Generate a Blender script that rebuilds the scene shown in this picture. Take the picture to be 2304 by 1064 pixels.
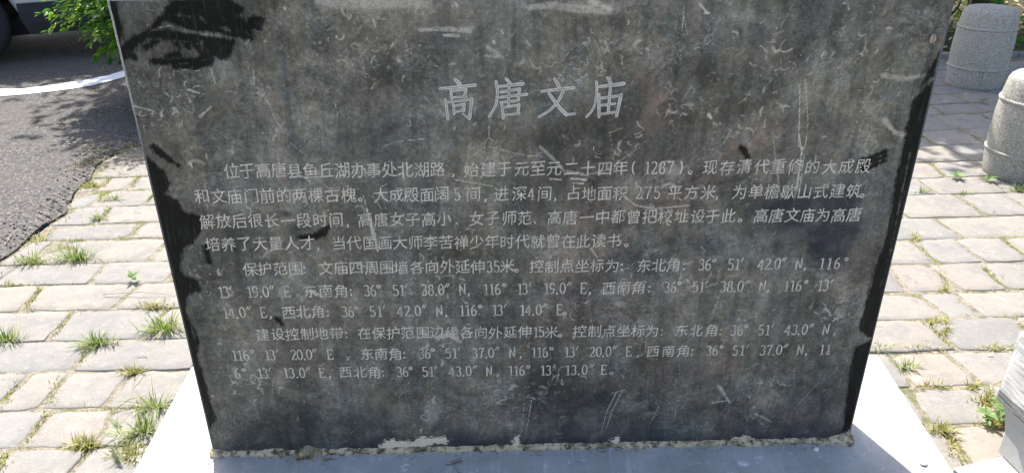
import bpy, bmesh, math, random
import numpy as np
from mathutils import Vector, Matrix, noise as mnoise
rnd = random.Random(11)
rng = np.random.default_rng(5)
PI = math.pi
for o in list(bpy.data.objects): bpy.data.objects.remove(o)
sc = bpy.context.scene
COL = sc.collection

# ------------------------------------------------------------------ camera
F, CX, CY = 1664.0, 1152.0, 532.0            # photograph: 2304 x 1064
CAM = np.array([-0.0734, -1.3494, 1.2009])
YAW, PIT, ROL = 0.0197, 0.4488, -0.00857
fw = np.array([math.sin(YAW)*math.cos(PIT), math.cos(YAW)*math.cos(PIT), -math.sin(PIT)])
rt0 = np.cross(fw, [0, 0, 1.0]); rt0 /= np.linalg.norm(rt0); up0 = np.cross(rt0, fw)
rt = math.cos(ROL)*rt0 + math.sin(ROL)*up0
up = -math.sin(ROL)*rt0 + math.cos(ROL)*up0
cd = bpy.data.cameras.new('camera'); cam = bpy.data.objects.new('camera', cd); COL.objects.link(cam)
m = Matrix.Identity(4)
for i in range(3):
    m[i][0], m[i][1], m[i][2], m[i][3] = rt[i], up[i], -fw[i], CAM[i]
cam.matrix_world = m
cd.sensor_fit = 'HORIZONTAL'; cd.sensor_width = 36; cd.lens = 36*F/2304
cd.clip_start = 0.05; cd.clip_end = 600
sc.camera = cam

# ------------------------------------------------------------------ light
SUN_EL, SUN_AZ = math.radians(52), math.radians(-19)      # behind the stele, a little to the left
w = bpy.data.worlds.new('World'); sc.world = w; w.use_nodes = True
nt = w.node_tree; nt.nodes.clear()
sky = nt.nodes.new('ShaderNodeTexSky'); sky.sky_type = 'NISHITA'; sky.sun_disc = False
sky.sun_elevation = SUN_EL; sky.sun_rotation = SUN_AZ; sky.dust_density = 3.0; sky.ozone_density = 0.6; sky.air_density = 0.8
bgn = nt.nodes.new('ShaderNodeBackground'); bgn.inputs['Strength'].default_value = 0.15
wo = nt.nodes.new('ShaderNodeOutputWorld')
nt.links.new(sky.outputs[0], bgn.inputs['Color']); nt.links.new(bgn.outputs[0], wo.inputs['Surface'])
sd = bpy.data.lights.new('sun', 'SUN'); sd.energy = 4.2; sd.angle = math.radians(0.5); sd.color = (1.0, 0.95, 0.88)
sun = bpy.data.objects.new('sun', sd); COL.objects.link(sun)
sdir = Vector((math.sin(SUN_AZ)*math.cos(SUN_EL), math.cos(SUN_AZ)*math.cos(SUN_EL), math.sin(SUN_EL)))
sun.rotation_euler = sdir.to_track_quat('Z', 'Y').to_euler(); sun.location = sdir*20
sc.view_settings.view_transform = 'Standard'; sc.view_settings.look = 'None'
sc.view_settings.exposure = 1.3; sc.view_settings.gamma = 1.0; sc.view_settings.use_curve_mapping = False
sc.cycles.max_bounces = 6; sc.cycles.transparent_max_bounces = 6

GZ = -0.12                                    # level of the paving; z = 0 is the top of the plinth
def P(x, y, z=GZ):                            # photo pixel -> point on a level plane
    d = (x-CX)/F*rt - (y-CY)/F*up + fw
    return CAM + (z-CAM[2])/d[2]*d
def UV(x, y):                                 # photo pixel -> point on the stele's face (y = 0)
    d = (x-CX)/F*rt - (y-CY)/F*up + fw
    p = CAM + (0-CAM[1])/d[1]*d
    return float(p[0]), float(p[2])
def proj(p):
    d = np.array(p)-CAM; z = d@fw
    return (CX+F*(d@rt)/z, CY-F*(d@up)/z) if z > 0.1 else (1e6, 1e6)

# ------------------------------------------------------------------ helpers
def tag(o, label=None, cat=None, group=None, kind=None):
    if label: o['label'] = label
    if cat: o['category'] = cat
    if group: o['group'] = group
    if kind: o['kind'] = kind
    return o
def link(name, me, mat=None, parent=None, smooth=False):
    o = bpy.data.objects.new(name, me); COL.objects.link(o)
    if mat:
        me.materials.clear(); me.materials.append(mat)
    if parent is not None: o.parent = parent
    if smooth:
        me.polygons.foreach_set('use_smooth', [True]*len(me.polygons))
    return o
def mesh(name, vs, fs):
    me = bpy.data.meshes.new(name); me.from_pydata([tuple(map(float, v)) for v in vs], [], fs); me.update(); return me
def empty(name, loc, rz=0):
    o = bpy.data.objects.new(name, None); COL.objects.link(o); o.location = loc; o.rotation_euler = (0, 0, rz)
    o.empty_display_size = 0.1; return o
class MB:                                     # collects faces of ONE mesh
    def __init__(s): s.v = []; s.f = []
    def poly(s, pts): b = len(s.v); s.v += [tuple(p) for p in pts]; s.f.append(tuple(range(b, b+len(pts))))
    def add(s, vs, fs): b = len(s.v); s.v += [tuple(p) for p in vs]; s.f += [tuple(b+i for i in f) for f in fs]
    def box(s, x0, x1, y0, y1, z0, z1):
        s.add([(x0,y0,z0),(x1,y0,z0),(x1,y1,z0),(x0,y1,z0),(x0,y0,z1),(x1,y0,z1),(x1,y1,z1),(x0,y1,z1)],
              [(3,2,1,0),(4,5,6,7),(0,1,5,4),(1,2,6,5),(2,3,7,6),(3,0,4,7)])
    def tube(s, pts, rad, n=6, cap=True):
        pts = [Vector(p) for p in pts]; rr = rad if isinstance(rad, (list, tuple)) else [rad]*len(pts); b = len(s.v)
        for i, p in enumerate(pts):
            t = (pts[min(i+1, len(pts)-1)]-pts[max(i-1, 0)]).normalized()
            a = t.orthogonal().normalized() if i == 0 else (a - t*a.dot(t)).normalized()
            c = t.cross(a)
            for k in range(n):
                q = p+(a*math.cos(2*PI*k/n)+c*math.sin(2*PI*k/n))*rr[i]; s.v.append(tuple(q))
        for i in range(len(pts)-1):
            for k in range(n):
                k2 = (k+1) % n; s.f.append((b+i*n+k, b+i*n+k2, b+(i+1)*n+k2, b+(i+1)*n+k))
        if cap:
            s.f.append(tuple(b+k for k in reversed(range(n)))); s.f.append(tuple(b+(len(pts)-1)*n+k for k in range(n)))
    def lathe(s, prof, n=48, c=(0, 0, 0), cap=True):
        b = len(s.v)
        for r, z in prof:
            for k in range(n): s.v.append((c[0]+r*math.cos(2*PI*k/n), c[1]+r*math.sin(2*PI*k/n), c[2]+z))
        for i in range(len(prof)-1):
            for k in range(n):
                k2 = (k+1) % n; s.f.append((b+i*n+k, b+i*n+k2, b+(i+1)*n+k2, b+(i+1)*n+k))
        if cap:
            s.f.append(tuple(b+k for k in reversed(range(n)))); s.f.append(tuple(b+(len(prof)-1)*n+k for k in range(n)))
    def build(s, name, mat=None, parent=None, smooth=False): return link(name, mesh(name, s.v, s.f), mat, parent, smooth)
def bevel(o, wd, seg=2, ang=0.6):
    bm = bmesh.new(); bm.from_mesh(o.data)
    bmesh.ops.remove_doubles(bm, verts=bm.verts, dist=1e-5)
    es = [e for e in bm.edges if len(e.link_faces) == 2 and e.calc_face_angle() > ang]
    bmesh.ops.bevel(bm, geom=es, offset=wd, segments=seg, affect='EDGES', profile=0.6)
    bm.to_mesh(o.data); bm.free(); o.data.update()

# ------------------------------------------------------------------ material kit
class NT:
    def __init__(s, name):
        s.m = bpy.data.materials.new(name); s.m.use_nodes = True; s.t = s.m.node_tree; s.t.nodes.clear()
        s.out = s.n('OutputMaterial'); s.b = s.n('BsdfPrincipled'); s.l(s.b.outputs[0], s.out.inputs[0])
        s.obj = s.n('TexCoord').outputs['Object']
    def n(s, t, **k):
        q = s.t.nodes.new('ShaderNode'+t)
        for a, b in k.items(): setattr(q, a, b)
        return q
    def l(s, a, b): s.t.links.new(a, b)
    def put(s, sock, val):
        if isinstance(val, bpy.types.NodeSocket): s.l(val, sock)
        elif isinstance(val, (tuple, list)): sock.default_value = tuple(val)+((1,) if len(val) == 3 and len(sock.default_value) == 4 else ())
        else: sock.default_value = val
    def geo(s): return s.n('NewGeometry').outputs['Position']
    def mp(s, vec, sc_=(1, 1, 1), rot=(0, 0, 0), loc=(0, 0, 0)):
        q = s.n('Mapping'); s.l(vec, q.inputs[0]); q.inputs['Scale'].default_value = sc_
        q.inputs['Rotation'].default_value = rot; q.inputs['Location'].default_value = loc; return q.outputs[0]
    def noise(s, vec, scale, det=4, rough=0.55, dist=0.0, color=False):
        q = s.n('TexNoise'); s.l(vec, q.inputs['Vector']); q.inputs['Scale'].default_value = scale
        q.inputs['Detail'].default_value = det; q.inputs['Roughness'].default_value = rough; q.inputs['Distortion'].default_value = dist
        return q.outputs['Color' if color else 'Fac']
    def vor(s, vec, scale, feat='F1', out='Distance'):
        q = s.n('TexVoronoi'); q.feature = feat; s.l(vec, q.inputs['Vector']); q.inputs['Scale'].default_value = scale; return q.outputs[out]
    def ramp(s, f, stops, interp='LINEAR'):
        q = s.n('ValToRGB'); s.put(q.inputs[0], f); e = q.color_ramp.elements; q.color_ramp.interpolation = interp
        while len(e) < len(stops): e.new(0.5)
        for i, (p, c) in enumerate(stops):
            e[i].position = p
            if not isinstance(c, (tuple, list)): c = (c, c, c)
            e[i].color = tuple(c)+(1,)
        return q.outputs[0]
    def mix(s, f, a, b, mode='MIX'):
        q = s.n('Mix', data_type='RGBA', blend_type=mode)
        s.put(q.inputs[0], f); s.put(q.inputs[6], a); s.put(q.inputs[7], b); return q.outputs[2]
    def math(s, op, a, b=0.0, c=0.0, clamp=False):
        q = s.n('Math', operation=op); q.use_clamp = clamp; s.put(q.inputs[0], a); s.put(q.inputs[1], b); s.put(q.inputs[2], c); return q.outputs[0]
    def attr(s, name): return s.n('Attribute', attribute_name=name).outputs['Fac']
    def bump(s, h, st=0.3, dist=0.002):
        q = s.n('Bump'); s.put(q.inputs['Height'], h); q.inputs['Strength'].default_value = st; q.inputs['Distance'].default_value = dist
        s.l(q.outputs[0], s.b.inputs['Normal']); return q
    def fin(s, col=None, rough=None, spec=None, metal=None):
        if col is not None: s.put(s.b.inputs['Base Color'], col)
        if rough is not None: s.put(s.b.inputs['Roughness'], rough)
        if spec is not None: s.put(s.b.inputs['Specular IOR Level'], spec)
        if metal is not None: s.put(s.b.inputs['Metallic'], metal)
        return s.m
def flat(name, col, rough=0.6, metal=0.0, var=0.15, scale=30):
    k = NT(name); n = k.noise(k.obj, scale)
    a = tuple(c*(1-var) for c in col); b = tuple(min(1, c*(1+var)) for c in col)
    k.bump(n, 0.1); return k.fin(k.mix(n, a, b), rough, metal=metal)

# --- stele face
def mat_face():
    k = NT('weathered_black_stone'); p = k.obj
    n1 = k.noise(p, 5.5, 5, 0.6, 0.6); n2 = k.noise(k.mp(p, loc=(3, 1, 7)), 3.1, 4, 0.6, 0.8)
    n3 = k.noise(k.mp(p, loc=(9, 4, 2)), 16, 6, 0.65, 0.8); n4 = k.noise(p, 95, 4, 0.7)
    n5 = k.noise(k.mp(p, (1, 1, 0.07), loc=(1, 2, 3)), 34, 4, 0.6)               # rain streaks
    n6 = k.noise(k.mp(p, loc=(5, 5, 5)), 300, 3, 0.75)
    warm = (0.182, 0.162, 0.103); blue = (0.110, 0.113, 0.090); brown = (0.215, 0.143, 0.098)
    c = k.mix(k.ramp(n1, [(0.36, 0), (0.66, 1)]), warm, blue)
    c = k.mix(k.math('MULTIPLY', k.ramp(n2, [(0.5, 0), (0.68, 1)]), k.attr('rosy')), c, brown)
    c = k.mix(k.ramp(n3, [(0.30, 0.62), (0.5, 0.18), (0.56, 0)]), c, (0.045, 0.050, 0.052))
    c = k.mix(k.ramp(n3, [(0.52, 0), (0.60, 0.4), (0.75, 0.9)]), c, (0.19, 0.185, 0.165))
    rid = k.math('ABSOLUTE', k.math('SUBTRACT', k.noise(k.mp(p, loc=(2, 8, 1)), 13, 7, 0.68, 1.6), 0.5))
    vm = k.ramp(k.noise(k.mp(p, loc=(7, 3, 3)), 7, 3), [(0.45, 0), (0.62, 1)])
    c = k.mix(k.math('MULTIPLY', k.ramp(rid, [(0.0, 0.8), (0.02, 0)]), vm), c, (0.27, 0.27, 0.25))
    c = k.mix(k.ramp(n5, [(0.35, 0.6), (0.5, 0)]), c, (0.055, 0.055, 0.052))
    c = k.mix(k.ramp(n5, [(0.52, 0), (0.68, 0.5)]), c, (0.23, 0.18, 0.13))
    n7 = k.noise(k.mp(p, loc=(4, 9, 6)), 110, 5, 0.78, 0.3); n8 = k.noise(k.mp(p, loc=(1, 6, 2)), 9, 8, 0.68, 1.6)
    n9 = k.noise(k.mp(p, loc=(6, 1, 8)), 3.6, 3, 0.5, 0.8)
    c = k.mix(1.0, c, k.ramp(n9, [(0.34, 0.66), (0.5, 1.0), (0.64, 1.45)]), 'MULTIPLY')
    c = k.mix(1.0, c, k.ramp(n7, [(0.30, 0.58), (0.5, 0.98), (0.70, 1.6)]), 'MULTIPLY')
    c = k.mix(1.0, c, k.ramp(n8, [(0.32, 0.64), (0.5, 1.0), (0.66, 1.45)]), 'MULTIPLY')
    for sc_, th, lc, am in ((26, .022, (21, 3, 4), .75), (48, .03, (2, 31, 4), .6)):
        rd = k.math('ABSOLUTE', k.math('SUBTRACT', k.noise(k.mp(p, loc=lc), sc_, 6, 0.7, 2.2), 0.5))
        mk = k.ramp(k.noise(k.mp(p, loc=(lc[1], lc[0], 2)), 9, 4, 0.6, 0.5), [(0.50, 0), (0.64, 1)])
        c = k.mix(k.math('MULTIPLY', k.ramp(rd, [(0.0, am), (th, 0)]), mk), c, (0.33, 0.32, 0.285))
    pr = k.math('ADD', k.attr('pale'), k.math('MULTIPLY', k.math('SUBTRACT', n7, 0.5), 0.45))
    pale = k.math('MULTIPLY', k.ramp(pr, [(0.06, 0), (0.35, 0.6), (0.8, 1)]), k.ramp(n4, [(0.36, 0.3), (0.52, 1)]))
    c = k.mix(k.math('MULTIPLY', k.attr('rust'), k.ramp(n8, [(0.40, 0.2), (0.60, 1)])), c, (0.33, 0.225, 0.165))
    c = k.mix(pale, c, (0.64, 0.575, 0.45))
    c = k.mix(k.math('MULTIPLY', k.attr('murk'), k.ramp(n3, [(0.35, 1), (0.65, 0.65)])), c, (0.017, 0.023, 0.033))  # dark blotches, plus the plinth's reflection painted at the foot
    c = k.mix(k.ramp(n6, [(0.35, 0.3), (0.5, 0), (0.62, 0), (0.75, 0.4)]), c, k.mix(k.ramp(n6, [(0.5, 0), (0.51, 1)]), (0.03, 0.03, 0.03), (0.24, 0.24, 0.22)))
    # polished remains without the grey film: signed distance + brushed noise
    st = k.noise(k.mp(p, (1, 1, 0.10)), 170, 4, 0.7); st2 = k.noise(p, 60, 5, 0.65)
    d = k.math('ADD', k.attr('dark'), k.math('MULTIPLY', k.math('SUBTRACT', st, 0.5), 0.020))
    d = k.math('ADD', d, k.math('MULTIPLY', k.math('SUBTRACT', st2, 0.5), 0.016))
    dk = k.ramp(k.math('MULTIPLY_ADD', d, 20, 0.5), [(0.36, 0), (0.42, 0.6), (0.47, 1)])
    dcol = k.mix(k.ramp(st, [(0.52, 0), (0.70, 0.7)]), (0.006, 0.007, 0.006), (0.045, 0.045, 0.040))
    c = k.mix(k.math('MULTIPLY', dk, 0.96), c, dcol)
    # cream coat left at the foot
    e = k.math('ADD', k.attr('cream'), k.math('MULTIPLY', k.math('SUBTRACT', k.noise(k.mp(p, (0.4, 1, 1)), 210, 4, 0.7), 0.5), 0.055))
    ck = k.ramp(k.math('MULTIPLY_ADD', e, 20, 0.5), [(0.49, 0), (0.53, 1)])
    c = k.mix(ck, c, k.mix(n4, (0.60, 0.48, 0.32), (0.90, 0.76, 0.55)))
    r = k.mix(n1, (0.58,)*3, (0.48,)*3); r = k.mix(pale, r, (0.7,)*3); r = k.mix(dk, r, (0.36,)*3); r = k.mix(ck, r, (0.9,)*3)
    h = k.math('ADD', k.math('MULTIPLY', n4, 0.5), k.math('ADD', k.math('MULTIPLY', pale, 0.8), k.math('MULTIPLY', ck, 3.0)))
    k.bump(h, 0.35, 0.0008)
    return k.fin(c, r, k.math('SUBTRACT', 0.26, k.math('MULTIPLY', dk, 0.16)))
def mat_side():
    k = NT('honed_stone_edge'); n = k.noise(k.obj, 220, 4, 0.7); n2 = k.noise(k.obj, 9, 4)
    c = k.mix(k.ramp(n, [(0.35, 0), (0.65, 1)]), (0.05, 0.052, 0.05), (0.20, 0.205, 0.20)); sx = k.n('SeparateXYZ'); k.l(k.obj, sx.inputs[0]); c = k.mix(k.ramp(k.math('ADD', sx.outputs[2], k.math('MULTIPLY', n2, 0.25)), [(0.80, 0.85), (0.98, 0)]), c, (0.022, 0.024, 0.023))
    k.bump(n, 0.5, 0.001); return k.fin(c, 0.8, 0.12)
def mat_letter(light, dark, name='cut_letters'):
    k = NT(name); n = k.noise(k.geo(), 55, 4, 0.6); n2 = k.noise(k.geo(), 500, 2, 0.7)
    c = k.mix(k.ramp(n, [(0.38, 0), (0.58, 1)]), dark, light); c = k.mix(k.ramp(n2, [(0.4, 0.35), (0.55, 0)]), c, (0.10, 0.10, 0.095))
    k.bump(n2, 0.4, 0.0005); return k.fin(c, 0.85, 0.2)
def mat_plinth():
    k = NT('pale_plinth_stone'); p = k.obj; n = k.noise(p, 6, 5, 0.6, 0.5); n2 = k.noise(k.mp(p, (1, 0.12, 1), rot=(0, 0, 0.15)), 60, 4, 0.7); n3 = k.noise(p, 240, 3, 0.7)
    c = k.mix(k.ramp(n, [(0.35, 0), (0.65, 1)]), (0.33, 0.345, 0.345), (0.45, 0.455, 0.45))
    c = k.mix(k.ramp(n2, [(0.55, 0), (0.70, 0.5)]), c, (0.66, 0.66, 0.65)); c = k.mix(k.ramp(n3, [(0.33, 0.5), (0.45, 0)]), c, (0.30, 0.31, 0.32))
    fl = k.ramp(k.noise(k.mp(p, (1, 1.6, 1), loc=(3, 3, 0)), 38, 3, 0.5, 1.0), [(0.66, 0), (0.69, 0.6)]); c = k.mix(fl, c, (0.72, 0.72, 0.72))
    c = k.mix(k.ramp(k.noise(k.mp(p, loc=(8, 1, 0)), 14, 5, 0.7, 1.0), [(0.30, 0.45), (0.42, 0)]), c, (0.25, 0.26, 0.26))
    c = k.mix(k.ramp(k.noise(k.mp(p, loc=(2, 7, 0)), 3.2, 6, 0.7, 0.6), [(0.46, 0), (0.66, 0.5)]), c, (0.27, 0.25, 0.21))
    c = k.mix(k.ramp(k.noise(k.mp(p, loc=(5, 2, 0)), 75, 3, 0.6), [(0.66, 0), (0.72, 0.7)]), c, (0.16, 0.14, 0.11))
    k.bump(k.math('ADD', n2, k.math('MULTIPLY', n3, 0.7)), 0.3, 0.0015); return k.fin(c, 0.72, 0.3)
def mat_paver():
    k = NT('worn_stone_paver'); oi = k.n('ObjectInfo').outputs['Random']; g = k.geo()
    is_ = k.n('NewGeometry').outputs['Random Per Island']
    r = k.math('FRACT', k.math('ADD', oi, k.math('MULTIPLY', is_, 0.97)))
    c = k.ramp(r, [(0, (0.215, 0.210, 0.195)), (0.2, (0.275, 0.252, 0.215)), (0.4, (0.245, 0.238, 0.22)), (0.6, (0.29, 0.25, 0.212)), (0.8, (0.225, 0.222, 0.208)), (1, (0.265, 0.246, 0.215))])
    n = k.noise(g, 7, 5, 0.6, 0.4); n2 = k.noise(g, 32, 5, 0.7, 0.5); n3 = k.noise(g, 260, 3, 0.75); n5 = k.noise(k.mp(g, loc=(4, 4, 0)), 14, 4, 0.6, 0.6)
    c = k.mix(k.ramp(n, [(0.38, 0.45), (0.55, 0)]), c, (0.17, 0.168, 0.165)); c = k.mix(k.ramp(n2, [(0.54, 0), (0.72, 0.55)]), c, (0.37, 0.355, 0.32))
    c = k.mix(k.ramp(n2, [(0.28, 0.5), (0.42, 0)]), c, (0.15, 0.14, 0.125)); c = k.mix(k.ramp(n3, [(0.35, 0.4), (0.47, 0), (0.6, 0), (0.75, 0.5)]), c, k.mix(k.ramp(n3, [(0.5, 0), (0.51, 1)]), (0.12, 0.12, 0.12), (0.45, 0.44, 0.41)))
    c = k.mix(k.ramp(n5, [(0.60, 0), (0.70, 0.35)]), c, (0.33, 0.27, 0.23))
    k.bump(k.math('ADD', k.math('MULTIPLY', n2, 1.6), k.math('ADD', n3, k.math('MULTIPLY', n, 1.5))), 0.65, 0.0035); return k.fin(c, 0.82, 0.25)
def mat_joint():
    k = NT('sandy_joint_fill'); g = k.geo(); n = k.noise(g, 9, 4); n2 = k.noise(g, 170, 4, 0.75); n4 = k.noise(k.mp(g, loc=(3, 0, 0)), 40, 4, 0.7)
    c = k.mix(k.ramp(n2, [(0.35, 0), (0.65, 1)]), (0.19, 0.17, 0.135), (0.42, 0.38, 0.31)); c = k.mix(k.ramp(n4, [(0.45, 0), (0.6, 0.75)]), c, (0.13, 0.12, 0.07))
    c = k.mix(k.ramp(n, [(0.52, 0), (0.64, 0.7)]), c, (0.12, 0.13, 0.04))
    k.bump(k.math('ADD', n2, n4), 1.0, 0.006); return k.fin(c, 0.95, 0.1)
def mat_asphalt():
    k = NT('asphalt'); g = k.geo(); v = k.vor(g, 120, out='Color'); vd = k.vor(g, 120); n = k.noise(g, 2.2, 5, 0.6); n2 = k.noise(g, 60, 4, 0.8)
    sep = k.n('SeparateColor'); k.l(v, sep.inputs[0])
    c = k.ramp(sep.outputs[0], [(0, (0.045, 0.045, 0.046)), (0.45, (0.088, 0.084, 0.080)), (0.8, (0.150, 0.14, 0.128)), (1, (0.26, 0.235, 0.21))])
    c = k.mix(k.ramp(n, [(0.42, 0), (0.65, 0.55)]), c, (0.135, 0.125, 0.115)); c = k.mix(k.ramp(n2, [(0.35, 0.6), (0.5, 0)]), c, (0.035, 0.035, 0.037))
    k.bump(k.math('ADD', k.math('MULTIPLY', sep.outputs[1], 0.8), k.math('MULTIPLY', vd, -1.2)), 0.9, 0.006); return k.fin(c, 0.85, 0.3)
def mat_paint():
    k = NT('worn_road_paint'); g = k.geo(); n = k.noise(g, 110, 4, 0.75); n2 = k.noise(g, 9, 4)
    c = k.mix(k.ramp(n, [(0.30, 0.8), (0.42, 0.0)]), (0.74, 0.76, 0.78), (0.22, 0.22, 0.23)); c = k.mix(k.ramp(n2, [(0.55, 0), (0.7, 0.25)]), c, (0.45, 0.43, 0.4))
    k.bump(n, 0.5, 0.003); return k.fin(c, 0.7, 0.3)
def mat_granite(name, lo, mid, hi, sc_=330):
    k = NT(name); p = k.obj; v = k.vor(p, sc_, out='Color'); sep = k.n('SeparateColor'); k.l(v, sep.inputs[0]); n = k.noise(p, 5, 4); n2 = k.noise(p, sc_*0.55, 3, 0.8)
    c = k.ramp(sep.outputs[0], [(0, lo), (0.3, mid), (0.75, mid), (1, hi)]); c = k.mix(k.ramp(n2, [(0.36, 0.75), (0.48, 0)]), c, lo)
    c = k.mix(k.ramp(n, [(0.45, 0), (0.7, 0.45)]), c, (0.36, 0.33, 0.29))
    c = k.mix(k.ramp(k.noise(k.mp(p, (1, 1, 0.3)), 12, 5, 0.7), [(0.3, 0.4), (0.45, 0)]), c, (0.17, 0.165, 0.15))
    k.bump(k.math('ADD', n2, sep.outputs[1]), 0.35, 0.0016); return k.fin(c, 0.7, 0.3)
def mat_soil():
    k = NT('leafy_soil'); g = k.geo(); n = k.noise(g, 3, 5, 0.65); n2 = k.noise(g, 45, 5, 0.75)
    c = k.mix(k.ramp(n2, [(0.35, 0), (0.65, 1)]), (0.035, 0.028, 0.018), (0.13, 0.10, 0.065)); c = k.mix(k.ramp(n, [(0.45, 0), (0.6, 0.6)]), c, (0.045, 0.06, 0.02))
    k.bump(n2, 1.0, 0.02); return k.fin(c, 0.95, 0.1)
def mat_leaf(name, stops, trans=0.45, rough=0.45):
    k = NT(name); r = k.n('NewGeometry').outputs['Random Per Island']
    c = k.ramp(r, stops); n = k.noise(k.geo(), 14, 3); c = k.mix(k.ramp(n, [(0.4, 0.35), (0.6, 0)]), c, tuple(x*0.55 for x in stops[0][1]))
    k.fin(c, rough, 0.35)
    tr = k.n('BsdfTranslucent'); k.l(k.mix(1.0, c, (1.25, 1.35, 0.55), 'MULTIPLY'), tr.inputs[0])
    ms = k.n('MixShader'); ms.inputs[0].default_value = trans
    k.l(k.b.outputs[0], ms.inputs[1]); k.l(tr.outputs[0], ms.inputs[2]); k.l(ms.outputs[0], k.out.inputs[0]); return k.m
def mat_bark():
    k = NT('bark'); p = k.obj; n = k.noise(k.mp(p, (1, 1, 0.15)), 45, 5, 0.7)
    k.bump(n, 1.0, 0.01); return k.fin(k.mix(n, (0.02, 0.016, 0.012), (0.10, 0.08, 0.06)), 0.9)
M = dict(face=mat_face(), side=mat_side(),
         let=mat_letter((0.84, 0.75, 0.60), (0.56, 0.50, 0.40)), tit=mat_letter((0.78, 0.72, 0.61), (0.62, 0.57, 0.48), 'cut_title'),
         edge=mat_letter((0.035, 0.034, 0.03), (0.05, 0.048, 0.045), 'cut_shadow'), titc=mat_letter((0.34, 0.31, 0.27), (0.24, 0.22, 0.20), 'title_groove'),
         plinth=mat_plinth(), paver=mat_paver(), joint=mat_joint(), asph=mat_asphalt(), paint=mat_paint(), soil=mat_soil(), bark=mat_bark(),
         gran=mat_granite('grey_granite', (0.15, 0.145, 0.125), (0.42, 0.39, 0.325), (0.66, 0.61, 0.51), 260),
         gran2=mat_granite('green_grey_granite', (0.09, 0.092, 0.08), (0.30, 0.295, 0.255), (0.55, 0.53, 0.46), 300),
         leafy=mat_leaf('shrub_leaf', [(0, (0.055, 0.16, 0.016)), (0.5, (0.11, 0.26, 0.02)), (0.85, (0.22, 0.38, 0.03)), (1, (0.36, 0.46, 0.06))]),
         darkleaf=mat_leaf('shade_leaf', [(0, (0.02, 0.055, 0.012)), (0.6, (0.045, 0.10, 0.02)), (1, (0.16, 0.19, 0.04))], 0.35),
         grass=mat_leaf('grass_blade', [(0, (0.08, 0.17, 0.04)), (0.35, (0.15, 0.25, 0.06)), (0.65, (0.30, 0.34, 0.13)), (1, (0.50, 0.46, 0.27))], 0.3, 0.6),
         moss=mat_leaf('moss_and_dry_grass', [(0, (0.18, 0.22, 0.05)), (0.4, (0.32, 0.31, 0.10)), (0.7, (0.48, 0.42, 0.21)), (1, (0.62, 0.54, 0.34))], 0.25, 0.7),
         straw=mat_leaf('straw', [(0, (0.25, 0.20, 0.12)), (1, (0.50, 0.43, 0.30))], 0.15, 0.7),
         weed=mat_leaf('weed_leaf', [(0, (0.10, 0.20, 0.06)), (1, (0.22, 0.33, 0.11))], 0.3, 0.5),
         mortar=None)

# ------------------------------------------------------------------ ground
def sheet(name, pts, z, mat, parent=None): return link(name, mesh(name, [(x, y, z) for x, y in pts], [tuple(range(len(pts)))]), mat, parent)
g = sheet('ground', [(-250, -250), (250, -250), (250, 300), (-250, 300)], GZ-0.05, M['soil']); tag(g, kind='structure')
# edge between the asphalt and the paving
edge_px = [(-260, 800), (-120, 680), (-20, 600), (60, 545), (110, 505), (150, 480), (163, 450), (172, 425), (205, 405), (215, 375), (250, 350), (285, 335), (330, 322)]
edge = [tuple(P(x, y)[:2]) for x, y in edge_px]
edge = [(-6.0, -3.5), (-3.6, -0.6)] + edge[1:] + [(-1.5, 3.35), (-0.6, 3.9), (0.6, 4.35), (1.6, 4.6)]
road_pts = [(-60, -60), (-6.4, -60)] + edge + [(1.7, 7.0), (2.0, 60), (-60, 60)]
# ragged asphalt edge with thickness
def ragged(pts, step, amp):
    out = []
    for a, b in zip(pts[:-1], pts[1:]):
        L = math.hypot(b[0]-a[0], b[1]-a[1]); n = max(1, int(L/step))
        for i in range(n):
            t = i/n; x = a[0]+(b[0]-a[0])*t; y = a[1]+(b[1]-a[1])*t
            q = mnoise.noise_vector(Vector((x*7, y*7, 3)))*amp + mnoise.noise_vector(Vector((x*28, y*28, 1)))*amp*0.4
            out.append((x+q[0], y+q[1]))
    out.append(pts[-1]); return out
rag = ragged(edge, 0.03, 0.03)
rp = [(-60, -60), (-6.4, -60)] + rag + [(1.7, 7.0), (2.0, 60), (-60, 60)]
# under the ragged asphalt lies a dark skirt so the edge has depth
bm = bmesh.new(); top = [bm.verts.new((x, y, GZ+0.006)) for x, y in rp]; bot = [bm.verts.new((x, y, GZ-0.04)) for x, y in rp]
bm.faces.new(top)
for i in range(len(rp)-1): bm.faces.new((top[i+1], top[i], bot[i], bot[i+1]))
bmesh.ops.recalc_face_normals(bm, faces=bm.faces)
me = bpy.data.meshes.new('road'); bm.to_mesh(me); bm.free(); road = link('road', me, M['asph']); tag(road, kind='structure')
# white painted line, curving
lt = [(-260, 232), (-130, 222), (0, 203), (50, 203), (100, 197), (150, 190), (200, 181), (240, 174), (275, 163), (330, 146), (420, 118)]
lb = [(-260, 252), (-130, 240), (0, 220), (50, 216), (100, 211), (150, 205), (200, 197), (240, 188), (275, 178), (330, 159), (420, 128)]
vs = [tuple(P(x, y)[:2])+(GZ+0.010,) for x, y in lt] + [tuple(P(x, y)[:2])+(GZ+0.010,) for x, y in lb]; n = len(lt)
ln = link('road_line', mesh('road_line', vs, [(i+n, i+n+1, i+1, i) for i in range(n-1)]), M['paint'], road); tag(ln, 'white painted curved line')
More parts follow.
